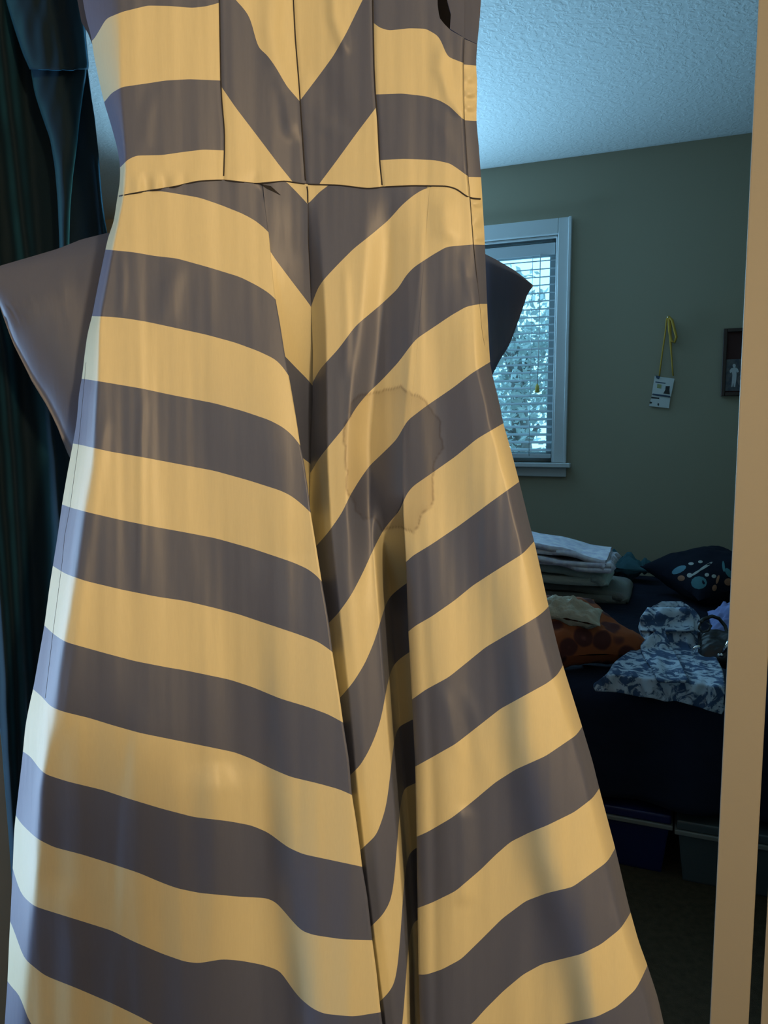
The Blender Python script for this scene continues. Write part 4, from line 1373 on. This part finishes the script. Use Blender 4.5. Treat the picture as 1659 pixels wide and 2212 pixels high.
for q in [(1467, 1231, 17, 7, -0.45, 'blue_thread', 'embroidered_leaf'), (1510, 1259, 17, 14, 0, 'teal_thread', 'embroidered_flower'),
          (1472, 1249, 8, 6, 0, 'orange_thread', 'embroidered_flower'), (1490, 1243, 6, 5, 0, 'white_thread', 'embroidered_bud'),
          (1493, 1218, 6, 3, 0, 'white_thread', 'embroidered_bud'), (1513, 1214, 5, 3, 0, 'white_thread', 'embroidered_bud'),
          (1527, 1242, 5, 4, 0, 'white_thread', 'embroidered_bud'), (1542, 1245, 5, 4, 0, 'white_thread', 'embroidered_bud'),
          (1543, 1270, 5, 7, 0.3, 'orange_thread', 'embroidered_flower'), (1550, 1252, 3, 10, 0.3, 'orange_thread', 'embroidered_leaf'),
          (1573, 1257, 9, 8, 0, 'orange_thread', 'embroidered_flower'), (1574, 1238, 6, 12, -0.6, 'teal_thread', 'embroidered_leaf'),
          (1563, 1224, 3, 12, -0.1, 'teal_thread', 'embroidered_leaf'), (1524, 1224, 3, 18, 1.0, 'white_thread', 'embroidered_stem'),
          (1503, 1238, 2.5, 13, 1.0, 'white_thread', 'embroidered_stem')]:
    emb(q[0], q[1], q[2], q[3], q[4], M[q[5]], q[6])

# blue floral pyjamas thrown over the front edge of the bed
def cloth_patch(name, left, right, y0, y1, dfun, m, nc, ny, solid=0.004, bot=None):
    T = np.linspace(0, 1, nc)
    V_ = np.linspace(0, 1, ny)
    YY = np.zeros((ny, nc)); XX = np.zeros((ny, nc))
    for i, v in enumerate(V_):
        y = np.full(nc, y0 + (y1 - y0) * v)
        for _ in range(20):
            x = left(y) + T * (right(y) - left(y))
            yb = bot(x) if bot is not None else y1
            y = 0.5 * y + 0.5 * (y0 + (yb - y0) * v)
        YY[i], XX[i] = y, left(y) + T * (right(y) - left(y))
    V = Parr(XX, YY, dfun(XX, YY))
    idx = np.arange(ny * nc).reshape(ny, nc)
    q = np.stack([idx[:-1, :-1], idx[1:, :-1], idx[1:, 1:], idx[:-1, 1:]], -1).reshape(-1, 4)
    o = link_mesh(name, V.reshape(-1, 3).tolist(), [tuple(int(a) for a in f) for f in q], m)
    md = o.modifiers.new('thickness', 'SOLIDIFY'); md.thickness = solid; md.offset = -1
    return o
def bed_d(x, y, lift=0.0):
    """distance of the bed's top, then of its front, along a pixel ray"""
    a = (x - W2) / F
    b = (H2 - y) / F
    fy = math.cos(TH) + b * math.sin(TH)
    fz = -math.sin(TH) + b * math.cos(TH)
    kz = (BZ + lift - CZ) / fz
    kt = (TF - 0.03 - lift * .4) / (a * math.sin(YAW) + fy * math.cos(YAW))
    return np.maximum(kz, kt) * fy
pj = thing('floral_pyjamas', 'blue and white floral pyjamas crumpled over the front edge of the bed', 'pyjamas', PZ(1430, 1480, BZ))
jl = smooth_ipy([(1432, 1298), (1405, 1312), (1392, 1325), (1382, 1342), (1379, 1352), (1384, 1365), (1388, 1375), (1378, 1392), (1362, 1405), (1340, 1420), (1325, 1432), (1318, 1445), (1312, 1455), (1296, 1467), (1283, 1477), (1283, 1486), (1288, 1494), (1292, 1550)], 4)
jr = smooth_ipy([(1470, 1298), (1485, 1306), (1502, 1318), (1512, 1332), (1514, 1350), (1516, 1375), (1530, 1400), (1548, 1420), (1562, 1450), (1566, 1480), (1562, 1530), (1556, 1550)], 4)
jb = smooth_ipx([(1270, 1488), (1288, 1493), (1340, 1496), (1372, 1504), (1415, 1509), (1440, 1517), (1456, 1513), (1500, 1525), (1540, 1538), (1556, 1542), (1580, 1545)], 5)
PJ1 = make_wr(8, 60, 70)
PJ2 = make_wr(8, 24, 30)
def d_pj(x, y):
    b = bed_d(x, y, 0.03)
    b = np.minimum(b, bed_d(np.full_like(x, 1.0) * x, np.maximum(y, 1400.0), 0.06) + 0.0012 * np.maximum(0, 1400 - y))
    return b - 0.012 - 0.016 * PJ1(x, y) - 0.007 * PJ2(x, y)
o = cloth_patch('pyjama_cloth', jl, jr, 1299, 1540, d_pj, M['pyjama'], 70, 70, 0.005, bot=jb)
adopt(pj, o)
o = cloth_patch('collar_fold', smooth_ipy([(1400, 1310), (1382, 1335), (1384, 1370)], 4), smooth_ipy([(1482, 1310), (1500, 1335), (1500, 1370)], 4), 1312, 1362,
                lambda x, y: d_pj(x, y) - 0.012 - 0.010 * np.sin((y - 1312) / 7.5 + (x - 1430) * 0.02), M['pyjama'], 30, 24, 0.004)
adopt(pj, o)
o = cloth_patch('sleeve_fold', smooth_ipy([(1428, 1355), (1400, 1375), (1380, 1395), (1440, 1500)], 6), smooth_ipy([(1436, 1355), (1440, 1375), (1450, 1395), (1505, 1500)], 6), 1356, 1470,
                lambda x, y: d_pj(x, y) - 0.028, M['pyjama'], 24, 40, 0.006)
adopt(pj, o)

# periwinkle shirt and black handbag with chrome rings at the bed's right end
p = PZ(1575, 1405, BZ)
o = pillow('folded_shirt', p + eS * 0.045 + eT * 0.06 + eZ * 0.04, eS * 0.105, eT * 0.09 + eZ * 0.012, eZ * 0.040, M['periwinkle'], 0.05, 0.03, 11)
settle(o, BZ + 0.004)
tag(o, 'periwinkle blue shirt bundled beside the black handbag', 'shirt')
p = PZ(1548, 1470, BZ)
bag = thing('handbag', 'black handbag with chrome rings lying on the pyjamas', 'handbag', p)
o = pillow('bag_body', p + eS * 0.035 + eT * 0.05 + eZ * 0.075, eS * 0.085, eT * 0.05 + eZ * 0.028, eZ * 0.034 - eT * 0.012, M['black'], 0.03, 0.008, 6)
adopt(bag, o)
def px_tube(name, pts, r, m, parent, seg=7):
    o = tube(name, [P(*q) for q in pts], r, m, seg=seg)
    adopt(parent, o)
    return o
db = p.y
px_tube('strap', [(1512, 1345, db + .05), (1520, 1337, db + .06), (1538, 1331, db + .08), (1553, 1336, db + .09), (1566, 1352, db + .09), (1572, 1370, db + .06), (1574, 1395, db + .02)], 0.005, M['black'], bag)
px_tube('strap', [(1528, 1345, db + .05), (1536, 1352, db + .03), (1530, 1362, db + .03), (1518, 1366, db + .03), (1510, 1358, db + .04), (1512, 1346, db + .05), (1520, 1340, db + .05)], 0.0035, M['black'], bag)
px_tube('chrome_ring', [(1497, 1412, db - .02), (1499, 1404, db - .03), (1504, 1398, db - .035), (1509, 1396, db - .035), (1511, 1400, db - .03)], 0.0045, M['chrome'], bag)
px_tube('chrome_ring', [(1562, 1408, db - .02), (1567, 1400, db - .03), (1571, 1394, db - .03), (1573, 1389, db - .03), (1574, 1383, db - .02)], 0.005, M['chrome'], bag)
px_tube('chrome_stud', [(1551, 1413, db - .03), (1553, 1415, db - .032), (1555, 1416, db - .03)], 0.004, M['chrome'], bag)
px_tube('chrome_stud', [(1557, 1412, db - .03), (1559, 1415, db - .032), (1560, 1418, db - .03)], 0.004, M['chrome'], bag)

# storage boxes pushed under the bed
def bin_(name, label, s0, s1, t0, t1, z1, body, lidm, group='storage boxes under the bed'):
    root = thing(name, label, 'storage box', RF((s0 + s1) / 2, (t0 + t1) / 2, 0), group)
    bm = bmesh.new()
    hexa(bm, [RF(s0 + .015, t0 + .012, 0.0), RF(s1 - .015, t0 + .012, 0), RF(s1 - .015, t1 - .012, 0), RF(s0 + .015, t1 - .012, 0),
              RF(s0, t0, z1 - .03), RF(s1, t0, z1 - .03), RF(s1, t1, z1 - .03), RF(s0, t1, z1 - .03)])
    bevel_bm(bm, 0.006, 2)
    adopt(root, bm_obj('box_body', bm, body))
    rbox('rim', s0 - 0.008, s1 + 0.008, t0 - 0.008, t1 + 0.008, z1 - 0.036, z1 - 0.024, M['binlip'], 0.003, root)
    rbox('lid', s0 - 0.004, s1 + 0.004, t0 - 0.004, t1 + 0.004, z1 - 0.024, z1, lidm, 0.006, root)
    return root
pa = PZ(1460, 1880, 0.0)
sa = S_of(pa)
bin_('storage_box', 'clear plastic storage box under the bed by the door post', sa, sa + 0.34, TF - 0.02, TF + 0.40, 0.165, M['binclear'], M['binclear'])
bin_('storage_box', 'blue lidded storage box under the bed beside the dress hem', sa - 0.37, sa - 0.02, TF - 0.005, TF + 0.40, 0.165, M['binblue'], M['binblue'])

# ------------------------------------------------------------------ things on the sage wall
TW = TB - 0.004
lan = thing('badge_lanyard', 'yellow lanyard with a white badge hanging on the sage wall', 'lanyard', PW(1440, 690, TW))
def wtube(name, pts, r, m):
    o = tube(name, [PW(x, y, TW - d) for x, y, d in pts], r, m, seg=6)
    adopt(lan, o)
wtube('nail', [(1443, 686, 0.0), (1443, 685, 0.022)], 0.003, M['chrome'])
wtube('ribbon', [(1443, 683, .012), (1440, 690, .010), (1437, 720, .007), (1431, 760, .006), (1427, 790, .006), (1424, 815, .006)], 0.0036, M['yellow'])
wtube('ribbon', [(1443, 683, .012), (1447, 700, .012), (1448, 730, .010), (1450, 760, .007), (1452, 790, .006), (1454, 812, .006)], [0.005, 0.007, 0.006, 0.004, 0.0036, 0.0036], M['yellow'])
wtube('ribbon_loop', [(1444, 684, .014), (1452, 692, .018), (1457, 712, .018), (1461, 728, .016), (1457, 740, .016), (1450, 736, .014), (1446, 715, .014), (1445, 690, .014)], 0.006, M['yellow'])
def wquad(name, pts, d, th, m, parent):
    bm = bmesh.new()
    f = [bm.verts.new(PW(x, y, TW - d)) for x, y in pts]
    b = [bm.verts.new(PW(x, y, TW - d + th)) for x, y in pts]
    bm.faces.new(f)
    bm.faces.new(b[::-1])
    n = len(pts)
    for i in range(n):
        bm.faces.new([f[i], f[(i + 1) % n], b[(i + 1) % n], b[i]])
    o = bm_obj(name, bm, m)
    adopt(parent, o)
    return o
wquad('badge_card', [(1414, 812), (1457, 818), (1449, 857), (1408, 851)], 0.008, 0.003, M['card'], lan)
wquad('badge_card', [(1408, 853), (1448, 859), (1445, 882), (1402, 877)], 0.006, 0.003, M['card'], lan)
wquad('printed_logo', [(1416, 811), (1426, 813), (1423, 819), (1418, 817)], 0.010, 0.0015, M['bluemark'], lan)
wquad('printed_line', [(1416, 824), (1438, 827), (1437.5, 829), (1415.5, 826)], 0.009, 0.0008, M['bluemark'], lan)
wquad('printed_emblem', [(1420, 829), (1429, 831), (1428, 839), (1419, 838)], 0.009, 0.0008, M['yellowmark'], lan)
wquad('badge_photo', [(1438, 834), (1447, 834), (1446, 842), (1447, 852), (1433, 850), (1437, 842)], 0.009, 0.0008, M['blackmark'], lan)
wquad('printed_bar', [(1410, 850), (1448, 855), (1447, 858), (1409, 853)], 0.010, 0.0012, M['bluemark'], lan)
wquad('printed_line', [(1407, 857), (1424, 859), (1423.5, 862), (1406.5, 860)], 0.007, 0.0008, M['blackmark'], lan)
wquad('printed_mark', [(1421, 870), (1424, 872), (1423, 877), (1420, 875)], 0.007, 0.0008, M['blackmark'], lan)
wquad('printed_mark', [(1404, 867), (1409, 869), (1407, 872), (1403, 871)], 0.007, 0.0008, M['blackmark'], lan)

pic = thing('picture_frame', 'dark framed photograph on the sage wall beside the door post', 'picture', PW(1590, 790, TW))
def rectw(x0, y0, x1, y1):
    """rectangle on the wall: left edge through a pixel, width in metres"""
    a, b = PW(x0, y0, TW), PW(x1, y1, TW)
    return S_of(a), S_of(b), a.z, b.z
s0 = S_of(PW(1560, 780, TW)); s1 = s0 + 0.235
zt_, zb_ = PW(1563, 711, TW).z, PW(1556, 856, TW).z
fw = 0.016
rbox('frame_side', s0, s0 + fw, TB - 0.024, TB - 0.001, zb_, zt_, M['frame'], 0.003, pic)
rbox('frame_side', s1 - fw, s1, TB - 0.024, TB - 0.001, zb_, zt_, M['frame'], 0.003, pic)
rbox('frame_rail', s0 + fw, s1 - fw, TB - 0.024, TB - 0.001, zt_ - fw, zt_, M['frame'], 0.003, pic)
rbox('frame_rail', s0 + fw, s1 - fw, TB - 0.024, TB - 0.001, zb_, zb_ + fw, M['frame'], 0.003, pic)
rbox('mat_board', s0 + fw, s1 - fw, TB - 0.012, TB - 0.006, zb_ + fw, zt_ - fw, M['matboard'], 0.001, pic)
zp0, zp1 = PW(1568, 845, TW).z, PW(1570, 777, TW).z
sp0 = S_of(PW(1568, 800, TW))
rbox('photo_print', sp0, sp0 + 0.13, TB - 0.0145, TB - 0.012, zp0, zp1, M['photo'], 0.0005, pic)
def oval(cx, cy, rx, ry, n=14):
    return [(cx + rx * math.cos(6.2832 * k / n), cy + ry * math.sin(6.2832 * k / n)) for k in range(n)]
wquad('printed_figure', oval(1586, 790, 3.4, 4.2), 0.0125, 0.001, M['figure'], pic)
wquad('printed_figure', [(1579, 796), (1584, 794), (1590, 794), (1594, 797), (1596, 803), (1593, 805), (1591, 802), (1591, 812), (1590, 824), (1588, 836), (1585, 836), (1584, 826), (1582, 836), (1580, 836), (1581, 822), (1582, 810), (1581, 804), (1577, 806), (1576, 801)], 0.0125, 0.001, M['figure'], pic)
wquad('printed_figure', oval(1599, 822, 6, 11), 0.0121, 0.0006, M['photo_grey'], pic)
